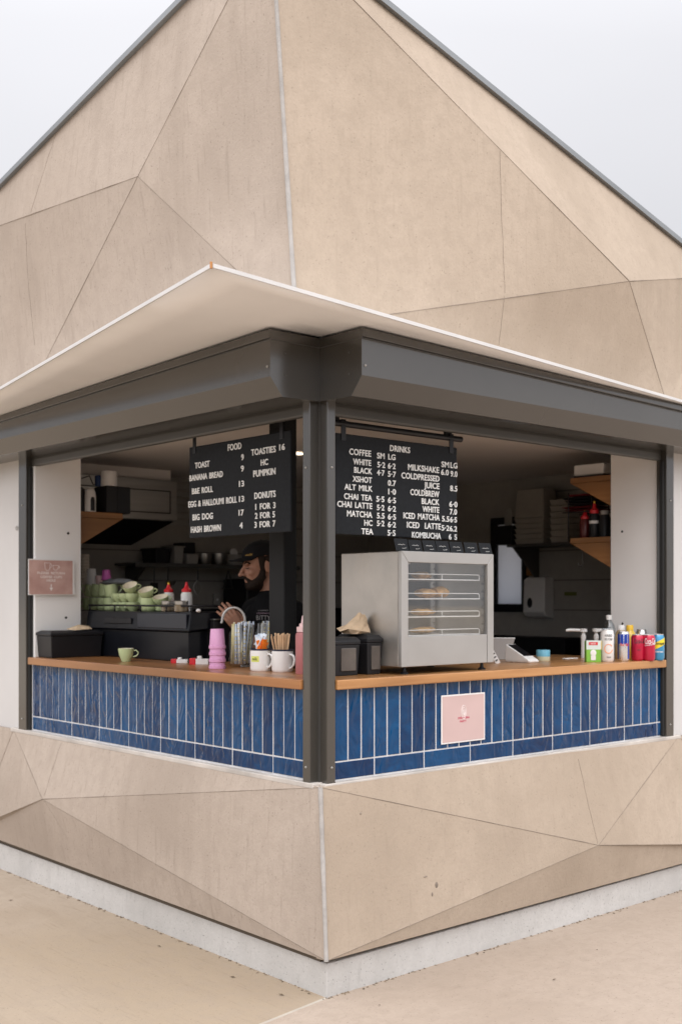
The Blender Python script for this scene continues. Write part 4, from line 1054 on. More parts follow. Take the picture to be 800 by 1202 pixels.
for i, (px, D) in enumerate([(106, 5.78), (114, 5.72), (122.5, 5.66), (132, 5.60)]):
    dup(cupB, spot(px, 700, D, MT + .0715) + Vector((0, 0, .004)), 'sage green mug tilted in the upper row on the machine, ' + nm[i], (R(2), R(-9), -.5 if i == 3 else 2.4))
cupC = cup('green_cup', 'rounded sage green cup in the lower group on the machine, leftmost', 'cup', 'green coffee cups',
           [(0, 0), (.020, 0), (.022, .004), (.034, .018), (.040, .034), (.041, .046), (.039, .046)], [(.039, .046), (.037, .034), (.022, .010), (0, .008)], M['cup_green'], M['cup_inside'],
           [(.038, 0, .038), (.050, 0, .040), (.056, 0, .032), (.050, 0, .022), (.035, 0, .018)])
for i, (px, D) in enumerate([(140, 5.50), (147.5, 5.46), (156, 5.42)]):
    if i == 0: cupC.location = spot(px, 716, D); cupC.rotation_euler = (0, 0, 2.2)
    else: dup(cupC, spot(px, 716, D), 'rounded sage green cup in the lower group on the machine, ' + ['', 'middle one', 'rightmost'][i], (0, 0, 2.2))
    dup(cupC, spot(px, 705, D, MT + .047), 'rounded sage green cup in the upper group on the machine, ' + ['leftmost', 'middle one', 'rightmost'][i], (0, 0, 1.9))
tiltm = Matrix.Rotation(0, 4, 'X')
dup(cupC, spot(155, 700, 5.40, MT + .098), 'sage green cup showing its cream inside, tilted above the rounded cups', (R(28), R(-10), -.75))
big = dup(cupB, spot(174.5, 716, 5.38), 'tall sage green mug at the front of the machine top, handle to the right', (0, 0, R(-45)), (1.12, 1.12, .98))
dup(cupC, spot(174, 700, 5.38, MT + .0705), 'sage green cup showing its cream inside, tilted on the tall mug', (R(24), R(-12), -.75), (1.02,) * 3)
dup(cupB, spot(168, 700, 5.56, MT + .03), 'sage green mug half hidden behind the tall mug', (0, 0, 0), (1, 1, 1.05))
dup(cupC, spot(190, 711, 5.44, MT + .035), 'sage green cup tilted beside the glass jars on the machine', (R(20), R(-8), -.7), (1, 1, .95))
dup(cupB, spot(190, 716, 5.47), 'sage green mug below the tilted cup beside the glass jars', (0, 0, 0), (.9, .9, .45))
# jars on the machine
def lidjar(px, D, label):
    t = thing('spice_jar', label, 'jar', spot(px, 716, D), 0, 'low glass jars on the machine')
    MB().lathe([(0, 0), (.032, 0), (.036, .005), (.036, .030), (.031, .036), (0, .036)]).build('body', mat('brown_jar', (.22, .17, .11), .15, coat=.6, var=.3, scale=30), t)
    MB().lathe([(.033, .0365), (.034, .052), (.031, .055), (0, .055)]).build('lid', M['steel'], t)
lidjar(197.5, 5.30, 'low glass jar with steel lid, left of two beside the tall mug')
lidjar(213, 5.24, 'low glass jar with steel lid, right of two near the machine end')
o = MB().ell((0, 0, .008), .012, .012, .009).build('tamper_knob', M['white_plastic'], None, 0, spot(233, 716, 5.15)); tag(o, 'white knob at the right end of the machine top', 'knob')
def redtop(name, px, y, D, label, body, cap, hgt, grp, z=None, tip=True, lab=None):
    p = at(px, y, D) if z is None else spot(px, y, D, z)
    t = thing(name, label, 'bottle', p, 0, grp)
    MB().lathe([(0, 0), (.027, 0), (.029, .004), (.029, hgt * .58), (.022, hgt * .66), (0, hgt * .66)]).build('body', body, t)
    MB().lathe([(.024, hgt * .655), (.025, hgt * .74), (.013, hgt * .80), (.007, hgt * .93), (.005, hgt * .935), (0, hgt * .935)]).build('cap', cap, t)
    if tip: MB().lathe([(.006, hgt * .93), (.006, hgt * .99), (.003, hgt), (0, hgt)]).build('tip', M['yellow'] if tip == 2 else cap, t)
    if lab: MB().lathe([(.0293, hgt * .38), (.0293, hgt * .46)]).build('label', M['white_paper'], t)
redtop('squeeze_bottle', 198, 720, 5.62, 'red topped squeeze bottle with yellow tip, behind the green cups', M['white_plastic'], M['red'], .150, 'red topped squeeze bottles', MT, 2)
redtop('squeeze_bottle', 219, 720, 5.55, 'red topped white squeeze bottle with red tip, near the machine end', M['white_plastic'], M['red'], .150, 'red topped squeeze bottles', MT, 1)
MB().box(.28, -.53, .0, .36, .475, .19).build('tray', M['black_plastic'], cm, .004)
# cups at the back left of the machine
t = thing('paper_cup', 'white upturned paper cup above the green mugs', 'cup', spot(107.5, 690, 5.92, MT + .105), 0); t.scale = (.85, .85, .80)
MB().lathe([(.041, 0), (.043, .003), (.040, .006), (.030, .17), (.027, .172), (0, .170)]).build('body', M['white_paper'], t)
t = thing('paper_cup_stack', 'tall stack of beige paper cups under the left timber shelf', 'cups', spot(99.5, 716, 5.98))
m = MB()
for k in range(18): m.lathe([(.029, .0 + k * .0185), (.0315, .003 + k * .0185), (.0300, .006 + k * .0185), (.0265, .0185 + k * .0185)], n=24)
m.build('cups', M['paper_cup'], t)
t = thing('magenta_cup', 'magenta plastic cup upturned on the grey cloth above the mugs', 'cup', spot(125, 690, 5.85, MT + .172))
MB().lathe([(.029, 0), (.031, .002), (.028, .006), (.022, .058), (.019, .060), (0, .060)]).build('body', M['magenta'], t)
t = thing('pale_cup', 'small pale pink cup between the white and magenta cups', 'cup', spot(116.5, 690, 5.90, MT + .150))
MB().lathe([(0, 0), (.018, 0), (.022, .05), (.020, .05), (.016, .004)]).build('body', M['pale_pink'], t)
m = MB(); n = 16; rings = []
for j, (r_, z) in enumerate(((.10, 0), (.115, .008), (.09, .020), (.04, .026))):
    rings.append([(r_ * .55 * math.cos(2 * math.pi * i / n) * random.uniform(.8, 1.2), r_ * 1.5 * math.sin(2 * math.pi * i / n) * random.uniform(.9, 1.1), z * random.uniform(.6, 1.3)) for i in range(n)])
o = m.loft(rings, True, True).build('dish_cloth', M['cloth'], None, 0, spot(138, 690, 5.72, MT + .148)); tag(o, 'rumpled dark grey cloth draped over the green mugs', 'cloth')
# steel bench end with milk tap
t = thing('knock_box', 'black box with a bright steel top edge beside the machine', 'box', at(254, 760, 5.75).xy.to_3d() + Vector((0, 0, CT)), R(0))
MB().box(-.05, -.05, 0, .05, .05, .205).build('body', M['black_plastic'], t, .005)
MB().box(-.053, -.053, .206, .053, .053, .212).build('steel_top', M['steel'], t, .002)
t = thing('gooseneck_tap', 'bright curved gooseneck tap arching behind the straw jars', 'tap', (0, 0, 0))
t.location = spot(287.5, 760, 5.20, CT)
ctr_, rad = at(274, 729, 5.20) - t.location, .052
pts = [Vector((0, 0, 0)), Vector((0, 0, ctr_.z - .03))]
u_ = (-RT)
c0 = Vector((0, 0, ctr_.z)) + u_ * rad
pts += [c0 - u_ * rad * math.cos(a) + UZ * rad * 1.15 * math.sin(a) for a in [math.pi * i / 12 for i in range(13)]]
pts += [pts[-1] + Vector((0, 0, -.012)) + u_ * .004]
MB().tube(pts, .0062, 10).build('spout', M['steel_pale'], t)
MB().lathe([(.022, 0), (.022, .008), (.012, .012), (0, .012)]).build('base_ring', M['steel_pale'], t)

# ------------------------------------------------------------------ things on the right counter
def can(px, label, base, h=.132, r=.0325, slim=False):
    t = thing('drink_can', label, 'drink can', onZ(*px), 0, 'cans on the right counter')
    MB().lathe([(0, .004), (r * .78, 0), (r * .86, .003), (r, .012), (r, h - .016), (r * .83, h - .004)]).build('body', base, t)
    MB().lathe([(r * .835, h - .0042), (r * .84, h), (r * .77, h), (r * .75, h - .005), (0, h - .005)]).build('lid', M['can_silver'], t)
    return t, r, h
face = -FW.copy(); uu = RT.copy()
def wraptext(mb, s, zc, w_, h_, r, ang=0.0, bold=.0008):
    u = Vector((math.cos(ang) * uu.x - math.sin(ang) * uu.y, math.sin(ang) * uu.x + math.cos(ang) * uu.y, 0))
    return text(mb, s, (0, 0, zc), u, UZ, w_, h_, .0006, True, r + .0003, bold=bold)
def ring_patch(z0, z1, r, a0=-1.5, a1=1.5, slope=0.0, n=18):
    m = MB(); rows = []
    for i in range(n + 1):
        a = a0 + (a1 - a0) * i / n
        d = uu * math.sin(a) + face * math.cos(a)
        rows.append((d * (r + .0003) + UZ * (z0 + slope * math.sin(a)), d * (r + .0003) + UZ * (z1 + slope * math.sin(a))))
    for p, q in zip(rows, rows[1:]): m.add([p[0], q[0], q[1], p[1]], [(0, 1, 2, 3)], True)
    return m
t, r, h = can((712, 777), 'tall pale can with an orange ring, leftmost of the front row', M['can_white'], .160, .0325)
m = MB(); wraptext(m, 'HARD', .125, .036, .012, r); wraptext(m, 'SELTZER', .108, .040, .009, r); wraptext(m, '330ml', .022, .02, .006, r, bold=.0003)
m.build('lettering', M['ink'], t)
m = MB(); pts = []
for i in range(22):
    a = 2 * math.pi * i / 24; x, z = .020 * math.cos(a + .6), .022 * math.sin(a + .6); q = x / r
    pts.append((uu * math.sin(q) + face * math.cos(q)) * (r + .0005) + UZ * (.066 + z))
m.tube(pts, .0016, 5).build('orange_ring', M['orange'], t)
t, r, h = can((731, 776.5), 'blue and silver can between the pale can and the dark lettered red one', M['can_silver'], .150, .0285)
ring_patch(.088, .136, r, -3.0, 3.0).build('blue_band', M['can_blue'], t)
for a0, a1 in ((-3.0, -1.2), (.55, 1.6)): ring_patch(.014, .088, r, a0, a1).build('blue_side', M['can_blue'], t)
m = MB(); wraptext(m, 'Red Bull', .078, .042, .014, r); m.build('lettering', M['red'], t)
t, r, h = can((747.5, 775.5), 'red can with black lettering', M['can_red'], .132)
m = MB(); wraptext(m, 'Coca-Cola', .088, .062, .024, r, .2); wraptext(m, 'ZERO', .052, .018, .006, r); m.build('lettering', M['ink'], t)
t, r, h = can((764-3.5, 775.5), 'red can with white lettering', M['can_red'], .132)
m = MB(); wraptext(m, 'Coca-Cola', .084, .064, .030, r, .15); ring_patch(.078, .080, r, -.9, 1.0, .004).build('white_wave', M['white_paper'], t); m.build('lettering', M['white_paper'], t)
t, r, h = can((772.5-3.5, 775), 'blue can with a slanting yellow band, rightmost on the counter', M['can_teal'], .132)
t.location = t.location + Vector((.018, .0, 0))
ring_patch(.066, .100, r, -1.5, 1.5, .016).build('yellow_band', mat('can_yellow', (.80, .64, .03), .3), t)
m = MB(); wraptext(m, 'Schweppes', .074, .060, .020, r + .0004); m.build('lettering', M['ink'], t)
m = MB(); wraptext(m, 'LEMONADE', .040, .040, .007, r, bold=.0004); m.build('small_lettering', M['white_paper'], t)
# bottles behind
t = thing('water_bottle', 'tall clear plastic water bottle behind the pale can', 'bottle', onZ(714, 773.4))
MB().lathe([(0, 0), (.030, 0), (.034, .006), (.034, .05), (.032, .06), (.034, .07), (.034, .150), (.026, .178), (.0135, .196), (.0135, .205)]).build('body', M['bottle'], t)
MB().lathe([(.0150, .202), (.0150, .224), (.013, .226), (0, .226)]).build('cap', M['white_plastic'], t)
MB().lathe([(.0343, .075), (.0343, .125)]).build('label', mat('pale_blue_label', (.55, .68, .78), .4), t)
def juice(px, label, liquid, cap, hgt=.175):
    t = thing('juice_bottle', label, 'bottle', onZ(*px), 0, 'juice bottles behind the cans')
    MB().lathe([(0, 0), (.028, 0), (.031, .006), (.031, hgt * .66), (.027, hgt * .76), (.017, hgt * .86), (.017, hgt * .88), (0, hgt * .88)]).build('body', liquid, t)
    MB().lathe([(.0185, hgt * .86), (.0185, hgt * .985), (.017, hgt), (0, hgt)]).build('cap', cap, t)
juice((728, 773.8), 'small bottle of pale brown drink behind the blue and silver can', M['tea_drink'], M['white_plastic'])
juice((738.5, 773.6), 'small bottle of yellow juice with a yellow cap behind the red cans', M['juice'], M['yellow'])
t, r, h = can((752.5, 773.2), 'silver topped can standing behind the two red cans', M['can_silver'], .152, .030)
# carton with pumps
t = thing('tea_carton', 'small green and white carton with a red label', 'carton', onZ(695, 777), R(-41))
MB().box(-.036, -.022, 0, .036, .022, .105).build('body', M['green_box'], t, .002)
MB().box(-.0355, -.0225, .062, .0355, .0225, .1055).build('pale_top', mat('pale_green_card', (.62, .70, .66), .5), t)
MB().box(-.024, -.0238, .084, .020, -.0226, .098).build('red_label', M['red'], t)
m = MB(); text(m, 'milk', (-.002, -.0242, .0875), UR, UZ, .026, .008, .0004, True, bold=.0005); m.build('lettering', M['white_paper'], t)
m = MB(); m.ell((-.002, -.0228, .045), .015, .0016, .016).box(-.014, -.0236, .010, .010, -.0226, .032); m.build('white_figure', M['white_paper'], t)
MB().box(.0365, -.015, .06, .040, .018, .104).build('orange_side', M['yellow'], t)
def pump(px, D, label, flip):
    p = at(px, 776, D); t = thing('pump_bottle', label, 'pump', (p.x, p.y, CT), math.atan2(RT.y, RT.x), 'white syrup pumps')
    MB().lathe([(0, 0), (.012, 0), (.012, .10), (0, .10)]).build('stem', M['white_plastic'], t)
    MB().lathe([(.014, .099), (.014, .118), (.009, .12), (.009, .135), (.020, .136), (.020, .152), (0, .154)]).build('pump_head', M['white_plastic'], t)
    MB().tube([(0, 0, .144), (-.07 * flip, 0, .146), (-.092 * flip, 0, .143)], [.008, .0085, .007], 10).build('spout', M['white_plastic'], t)
pump(684, 6.12, 'white pump bottle with its spout to the left', 1)
pump(699, 6.15, 'white pump bottle behind the carton', -1)
o = MB().box(-.05, -.012, 0, .05, .012, .006).build('white_spatula', M['white_plastic'], None, .002, onZ(682, 774) + Vector((-.03, .05, .001))); tag(o, 'flat white spatula lying left of the carton', 'spatula')
# card terminal, tin, tablet stand, bracket
t = thing('card_terminal', 'white card terminal with a dark screen lying on the counter', 'card terminal', onZ(612, 777.5), R(-92))
MB().loft([[(-.075, -.034, 0), (.075, -.034, 0), (.075, .034, 0), (-.075, .034, 0)], [(-.078, -.036, .012), (.080, -.036, .010), (.080, .036, .010), (-.078, .036, .012)], [(-.074, -.034, .088), (.070, -.034, .018), (.070, .034, .018), (-.074, .034, .088)]]).build('body', M['white_plastic'], t, .004)
MB().loft([[(-.064, -.028, .0825), (.040, -.028, .032), (.040, .028, .032), (-.064, .028, .0825)], [(-.064, -.028, .0855), (.040, -.028, .035), (.040, .028, .035), (-.064, .028, .0855)]]).build('screen', M['screen'], t)
t = thing('sweetener_tin', 'small pale blue tin behind the card terminal', 'tin', onZ(637, 775.5))
MB().lathe([(0, 0), (.033, 0), (.034, .002), (.034, .022)]).lathe([(0, .0225), (.034, .0225)]).build('base_band', mat('cream_tin', (.62, .60, .42), .4), t)
MB().lathe([(.0342, .022), (.0342, .052), (.033, .054), (0, .054)]).build('body', M['tin_blue'], t)
t = thing('tablet_stand', 'grey tablet on a tilted stand beside the pie warmer', 'tablet', onZ(597, 775) + Vector((.02, .06, 0)), math.atan2(RT.y, RT.x))
k = Matrix.Rotation(R(-18), 4, 'X')
MB().loft([[k @ Vector(p) for p in ((-.05, 0, 0), (.03, 0, 0), (.03, .006, 0), (-.05, .006, 0))], [k @ Vector(p) for p in ((-.10, 0, .112), (.068, 0, .112), (.068, .006, .112), (-.10, .006, .112))]]).build('tablet', mat('grey_brown_case', (.26, .23, .21), .5), t, .002)
MB().loft([[k @ Vector(p) for p in ((-.10, -.001, .1125), (.069, -.001, .1125), (.069, .007, .1125), (-.10, .007, .1125))], [k @ Vector(p) for p in ((-.10, -.001, .1165), (.069, -.001, .1165), (.069, .007, .1165), (-.10, .007, .1165))]]).build('edge', M['white_plastic'], t)
MB().box(-.06, .0, 0, .05, .09, .006).build('stand_base', M['grey_plastic'], t, .002)
t = thing('leaflet', 'folded black and white printed leaflet leaning beside the warmer', 'leaflet', onZ(588, 779) + Vector((.0, .02, 0)), math.atan2(RT.y, RT.x))
k = Matrix.Rotation(R(-24), 4, 'Y')
MB().loft([[k @ Vector(p) for p in ((-.012, 0, 0), (.012, 0, 0), (.012, .003, 0), (-.012, .003, 0))], [k @ Vector(p) for p in ((-.010, 0, .10), (.004, 0, .10), (.004, .003, .10), (-.010, .003, .10))]]).build('paper', M['white_paper'], t)
m = MB()
for i in range(5): m.loft([[k @ Vector(p) for p in ((-.008, -.001, .012 + i * .017), (.006, -.001, .016 + i * .017), (.006, .0, .016 + i * .017), (-.008, .0, .012 + i * .017))], [k @ Vector(p) for p in ((-.007, -.001, .019 + i * .017), (.003, -.001, .022 + i * .017), (.003, .0, .022 + i * .017), (-.007, .0, .019 + i * .017))]])
m.build('print', M['ink'], t)

# ------------------------------------------------------------------ the back of the room, seen through the left opening
t = thing('range_hood', 'stainless range hood with a dark sloping underside on the rear wall', 'range hood')
hy0 = 2.95; hx1 = onY(208, 590, hy0).x; hz0, hz1 = onY(208, 612, hy0).z, onY(150, 560, hy0).z
MB().box(.3, hy0, hz0, hx1, hy0 + .03, hz1).box(.3, hy0 + .03, hz1 - .03, hx1, 3.4, hz1).build('front_panel', M['steel'], t, .004)
m = MB()
for a, b, c, d in ((.34, hz0 + .045, hx1 - .05, hz0 + .052), (.34, hz1 - .075, hx1 - .05, hz1 - .068), (hx1 - .057, hz0 + .045, hx1 - .05, hz1 - .068)):
    m.box(a, hy0 - .002, b, c, hy0 + .004, d)
m.build('panel_groove', M['black_gap'], t)
bx = onY(155, 640, 3.38)
MB().loft([[(.3, hy0 + .031, hz0 + .002), (hx1 - .002, hy0 + .031, hz0 + .002), (hx1 - .002, hy0 + .031, hz1 - .032), (.3, hy0 + .031, hz1 - .032)], [(.3, 3.395, bx.z), (bx.x, 3.395, bx.z), (bx.x, 3.395, hz1 - .032), (.3, 3.395, hz1 - .032)]]).build('filter_box', M['black_matt'], t)
MB().box(.3, hy0 + .06, hz1 + .002, hx1 - .01, 3.4, 2.329).build('upper_fascia', M['ceiling'], t)
# timber corner shelf on the left
def gusset_shelf(name, label, side, a, b, c, th, dp, m, k):
    """plank with a triangular bracket; a: outer tip px, b: root px (top), c: root px (bottom)"""
    f = (lambda x, y: onY(x, y, k)) if side == 'L' else (lambda x, y: onX(x, y, k))
    A, B, Cc = f(*a), f(*b), f(*c)
    t = thing(name, label, 'shelf', A, 0, 'triangular timber shelves')
    ax = 0 if side == 'L' else 1
    z1 = (A.z + B.z) / 2 - A.z; dv = B - A; dv.z = 0
    th_v = Vector((0, dp, 0)) if side == 'L' else Vector((dp, 0, 0))
    MB().prism([(0, 0, z1), tuple(dv + UZ * z1), tuple(dv + UZ * (z1 - th)), (0, 0, z1 - th)], th_v).build('plank', m, t, .003)
    MB().prism([tuple(dv * .02 - UZ * (th + .001) + UZ * z1), tuple(dv + UZ * (z1 - th - .001)), tuple(dv + UZ * (Cc.z - A.z))], th_v * .12).build('bracket', m, t, .002)
    return t, A
ls, LA = gusset_shelf('timber_shelf', 'orange timber shelf with triangular bracket by the left reveal, carrying a speaker', 'L', (144.5, 603), (84, 599), (84, 646), .035, .26, M['ply'], 2.46)
zs = ls.location.z + .005
def onshelf(px, dy=.10): 
    p = onY(px, 600, 2.46 + dy); return Vector((p.x, p.y, (onY(144.5, 603, 2.46).z + onY(84, 599, 2.46).z) / 2 + .001))
t = thing('speaker_box', 'square black box on the left timber shelf', 'speaker', onshelf(134, .08))
MB().box(-.085, -.06, 0, .075, .08, .155).build('body', M['black_plastic'], t, .006)
MB().box(-.014, -.0625, .01, .070, -.0605, .145).build('grille', mat('speaker_grille', (.018, .02, .024), .8, bump=.4, bscale=400), t)
t = thing('paper_roll', 'white paper roll standing on the black box', 'paper roll', onshelf(128, .07) + UZ * .156)
MB().lathe([(.018, .0), (.046, 0), (.047, .004), (.047, .082), (.045, .086), (.018, .086), (.018, .0)]).build('roll', M['white_paper'], t)
t = thing('blue_tin', 'small dark blue tin beside the white paper roll', 'tin', onshelf(116, .11) + UZ * .156)
MB().lathe([(0, 0), (.022, 0), (.022, .055), (.020, .062), (0, .062)]).build('body', mat('dark_blue_tin', (.02, .05, .16), .4), t)
t = thing('radio_handset', 'rounded white gadget with black face on the left timber shelf', 'gadget', onshelf(105.5, .02), R(-20))
m = MB(); rings = []
for z, k in ((0, 1), (.05, 1), (.09, .98), (.115, .85), (.130, .6), (.136, .25)):
    rings.append([(.036 * k * math.cos(2 * math.pi * i / 20), .03 * k * math.sin(2 * math.pi * i / 20), z) for i in range(20)])
m.loft(rings, True, True).build('body', M['white_plastic'], t)
m = MB(); rings = []
for z, k in ((.004, .9), (.06, .9), (.08, .8), (.095, .4)):
    rings.append([(.022 * k * math.cos(2 * math.pi * i / 16) + .008, -.012 + .022 * k * math.sin(2 * math.pi * i / 16), z) for i in range(16)])
m.loft(rings, True, True).build('face', M['black_plastic'], t)
t = thing('dark_canister', 'dark canister at the inner end of the left timber shelf', 'canister', onshelf(94, .05))
MB().lathe([(0, 0), (.035, 0), (.036, .1), (.030, .125), (.010, .14), (0, .14)]).build('body', M['black_plastic'], t)
p0 = onshelf(96, .16) + UZ * .20
o = MB().tube([p0, p0 + Vector((.05, 0, .02)), p0 + Vector((.075, .0, -.03)), p0 + Vector((.12, 0, -.02)), p0 + Vector((.15, -.05, -.05))], .004, 6).build('power_cable', M['black_plastic']); tag(o, 'thin black cable hanging behind the left shelf things', 'cable')
# steel wall shelf with pots
ws = thing('wall_shelf', 'long dark steel shelf on the rear wall with pots and tubs', 'shelf', (0, 3.14, onY(250, 663, 3.14).z))
wx0, wx1 = onY(159, 662, 3.14).x, onY(352, 665, 3.14).x
MB().box(wx0, 0, -.012, wx1, .26, .004).box(wx0, 0, -.024, wx1, .004, -.012).build('plank', M['rail_dark'], ws, .002)
for x in (wx0 + .08, wx1 - .25): MB().prism([(x, .255, -.013), (x, .02, -.013), (x, .255, -.2)], (.02, 0, 0)).build('bracket', M['rail_dark'], ws)
zz = ws.location.z + .0045
def onws(px, dy=.13): p = onY(px, 660, 3.14 + dy); return Vector((p.x, p.y, zz))
def tub(px, w_, d_, h_, label, m, name='storage_tub', rim=True):
    t = thing(name, label, 'tub', onws(px))
    MB().loft([[(-w_ * .88, -d_ * .88, 0), (w_ * .88, -d_ * .88, 0), (w_ * .88, d_ * .88, 0), (-w_ * .88, d_ * .88, 0)], [(-w_, -d_, h_), (w_, -d_, h_), (w_, d_, h_), (-w_, d_, h_)]]).build('body', m, t, .006)
    if rim: MB().box(-w_ - .006, -d_ - .006, h_ * .96, w_ + .006, d_ + .006, h_ + .004).build('lid', m, t, .003)
    return t
tub(183, .058, .09, .095, 'black tub at the left end of the steel wall shelf', M['black_plastic'])
tub(203, .038, .08, .115, 'pale tub second along the steel wall shelf', M['grey_plastic'])
t = tub(219, .050, .08, .065, 'grey tub below a black box on the steel wall shelf', M['grey_plastic'])
o = MB().box(-.05, -.07, 0, .04, .07, .075).build('black_box', M['black_plastic'], None, .006, onws(217) + UZ * .0705); tag(o, 'black box stacked on the grey tub of the wall shelf', 'box')
def pot(px, r, h, label, m=None):
    t = thing('steel_pot', label, 'pot', onws(px), 0, 'steel pots on the wall shelf')
    MB().lathe([(0, 0), (r * .85, 0), (r * .92, .006), (r, h), (r * .96, h), (r * .86, .01), (0, .008)]).build('body', m or M['steel'], t)
pot(239, .055, .075, 'steel pot next to the black box on the wall shelf'); pot(256, .050, .080, 'steel pot left of the dark pan behind the cap', ); pot(274, .060, .075, 'dark pan on the wall shelf just behind the cap brim', M['grey_plastic'])
o = MB().lathe([(0, 0), (.026, 0), (.034, .005), (.032, .007), (.0, .004)], n=28, Mx=Matrix.Rotation(R(80), 3, 'X')).build('white_plate', M['enamel'], None, 0, onws(274, .2) + UZ * .09); tag(o, 'white plate leaning against the rear wall above the dark pan', 'plate')
# hooks and utensils under the shelf
def utensil(px, ln, kind, label):
    p = onY(px, 668, 3.15); t = thing('hanging_' + kind, label, kind, (p.x, p.y, zz - .03), 0, 'utensils hanging under the wall shelf')
    MB().tube([(0, 0, .01), (0, 0, -.02), (0, 0, -ln)], .004, 6).build('handle', M['black_plastic'], t)
    if kind == 'ladle': MB().lathe([(.0, 0), (.02, .004), (.035, .02), (.04, .035), (.036, .035), (.018, .008), (0, .005)], (0, -.03, -ln - .03), 18).build('bowl', M['steel'], t)
    elif kind == 'whisk':
        m = MB()
        for i in range(5):
            a = math.pi * i / 5
            m.tube([(.028 * math.sin(math.pi * k / 10) * math.cos(a), .028 * math.sin(math.pi * k / 10) * math.sin(a), -ln - .10 * k / 10) for k in range(11)] , .0018, 5)
        m.build('wires', M['steel'], t)
    else: MB().box(-.03, -.002, -ln - .09, .03, .002, -ln).build('blade', M['black_plastic'], t, .004)
utensil(181, .10, 'spatula', 'black spatula hanging at the left under the wall shelf')
utensil(197, .09, 'ladle', 'ladle hanging in the middle under the wall shelf')
utensil(232, .08, 'whisk', 'wire whisk hanging under the wall shelf beyond the machine')
t = thing('wire_cone', 'wire cone rack hanging on the rear wall beside the cap wearer', 'wire rack', onY(268, 691, 3.30))
m = MB()
for a in range(4): m.tube([(.05 * math.cos(a * 1.57), .05 * math.sin(a * 1.57), 0), (0, 0, .13)], .003, 6)
for k in (0, .5): m.tube([(.05 * (1 - k) * math.cos(i * .524), .05 * (1 - k) * math.sin(i * .524), .13 * k) for i in range(13)], .003, 6)
m.build('wires', M['rail_dark'], t)
p = onY(290, 696, 3.2)
bs = thing('black_appliance', 'black appliance against the rear wall behind the person', 'appliance', (p.x, 3.2, 1.0))
MB().box(-.08, -.1, 0, .1, .18, p.z - 1.0 + .10).build('body', M['black_plastic'], bs, .01)
MB().box(-.78, -.15, -.01, 1.0, .18, p.z - 1.0 - .11).build('worktop', M['black_matt'], bs, .004)
p = onY(254, 704, 3.39)
t = thing('wall_socket', 'small grey wall socket above the rear worktop', 'socket', p); MB().box(-.03, -.012, -.045, .03, .004, .045).build('plate', M['grey_plastic'], t, .004)
MB().box(-.008, -.014, -.008, .008, -.0125, .008).build('switch', M['white_plastic'], t)
p = onY(212, 590, 3.39)
t = thing('socket_strip', 'pale ribbed vent panel between hood and menu board', 'vent', p)
m = MB()
for i in range(7): m.box(-.10, -.012, -.16 + i * .05, .12, .004, -.125 + i * .05)
m.build('slats', M['grey_plastic'], t)
# the lit ceiling lamp
p = onZ(350, 532, 2.328)
t = thing('ceiling_downlight', 'small lit round lamp in the ceiling beside the corner post', 'lamp', p)
MB().lathe([(.030, .0), (.045, -.001), (.046, -.005), (.032, -.006)]).build('ring', M['white_plastic'], t)
MB().lathe([(0, -.004), (.030, -.004), (.030, -.001), (0, -.001)]).build('diffuser', M['lamp'], t)
ld = bpy.data.lights.new('downlight', 'SPOT'); ld.energy = 9; ld.spot_size = R(130); ld.spot_blend = .8; ld.color = (1, .84, .66); ld.shadow_soft_size = .04
lo = bpy.data.objects.new('downlight', ld); lo.location = p - UZ * .02; COL.objects.link(lo)

# ------------------------------------------------------------------ the back of the room, seen through the right opening
XW = 3.4
t = thing('steel_shelf', 'dark shelf on brackets on the right rear wall under white tubs', 'shelf', (XW - .28, 0, onX(640, 638, XW - .28).z))
sy0, sy1 = onX(690, 634, XW - .28).y, onX(594, 634, XW - .28).y
MB().box(0, sy0, -.014, .28, sy1, .004).build('plank', M['rail_dark'], t, .002)
MB().prism([(.275, sy1 - .04, -.015), (.01, sy1 - .04, -.015), (.275, sy1 - .04, -.24)], (0, -.015, 0)).build('bracket', M['rail_dark'], t)
q = onX(622, 655, XW - .02)
MB().box(.24, q.y - .02, -.20, .262, q.y + .02, -.02).build('wood_cleat', M['ply'], t, .003)
z6 = t.location.z + .0045
def tubs(px, w_, n, label, hh, mats, name='white_tub', dx=.10):
    y = onX(px, 630, XW - .28 + dx).y
    for i in range(n):
        t = thing(name, label[i] if isinstance(label, list) else label, 'tub', (XW - .28 + dx, y, z6 + i * hh), 0, 'white tubs stacked on the right shelf')
        MB().loft([[(-.07, -w_ * .9, 0), (.07, -w_ * .9, 0), (.07, w_ * .9, 0), (-.07, w_ * .9, 0)], [(-.08, -w_, hh * .93), (.08, -w_, hh * .93), (.08, w_, hh * .93), (-.08, w_, hh * .93)]]).build('body', mats, t, .004)
        MB().box(-.084, -w_ - .004, hh * .935, .084, w_ + .004, hh * .985).build('rim', mats, t, .002)
od = ['lowest', 'second', 'third', 'fourth', 'fifth', 'sixth', 'seventh']
tubs(629, .125, 5, ['pale square tub, %s from the bottom of the wide stack' % o_ for o_ in od[:5]], .034, M['tub'])
zt5 = z6 + 5 * .034 + .001
t = thing('white_tub', 'deep pale bucket on top of the wide stack of tubs', 'tub', (XW - .18, onX(629, 630, XW - .18).y, zt5), 0, 'white tubs stacked on the right shelf')
MB().loft([[(-.08, -.125, 0), (.08, -.125, 0), (.08, .125, 0), (-.08, .125, 0)], [(-.065, -.108, .19), (.065, -.108, .19), (.065, .108, .19), (-.065, .108, .19)]]).build('body', M['tub'], t, .006)
tubs(664, .075, 7, ['pale tub, %s from the bottom of the narrow stack' % o_ for o_ in od], .040, M['tub'])
t = thing('utensil_bin', 'dark grey bin of utensils at the end of the right shelf', 'bin', (XW - .2, onX(597, 630, XW - .2).y, z6))
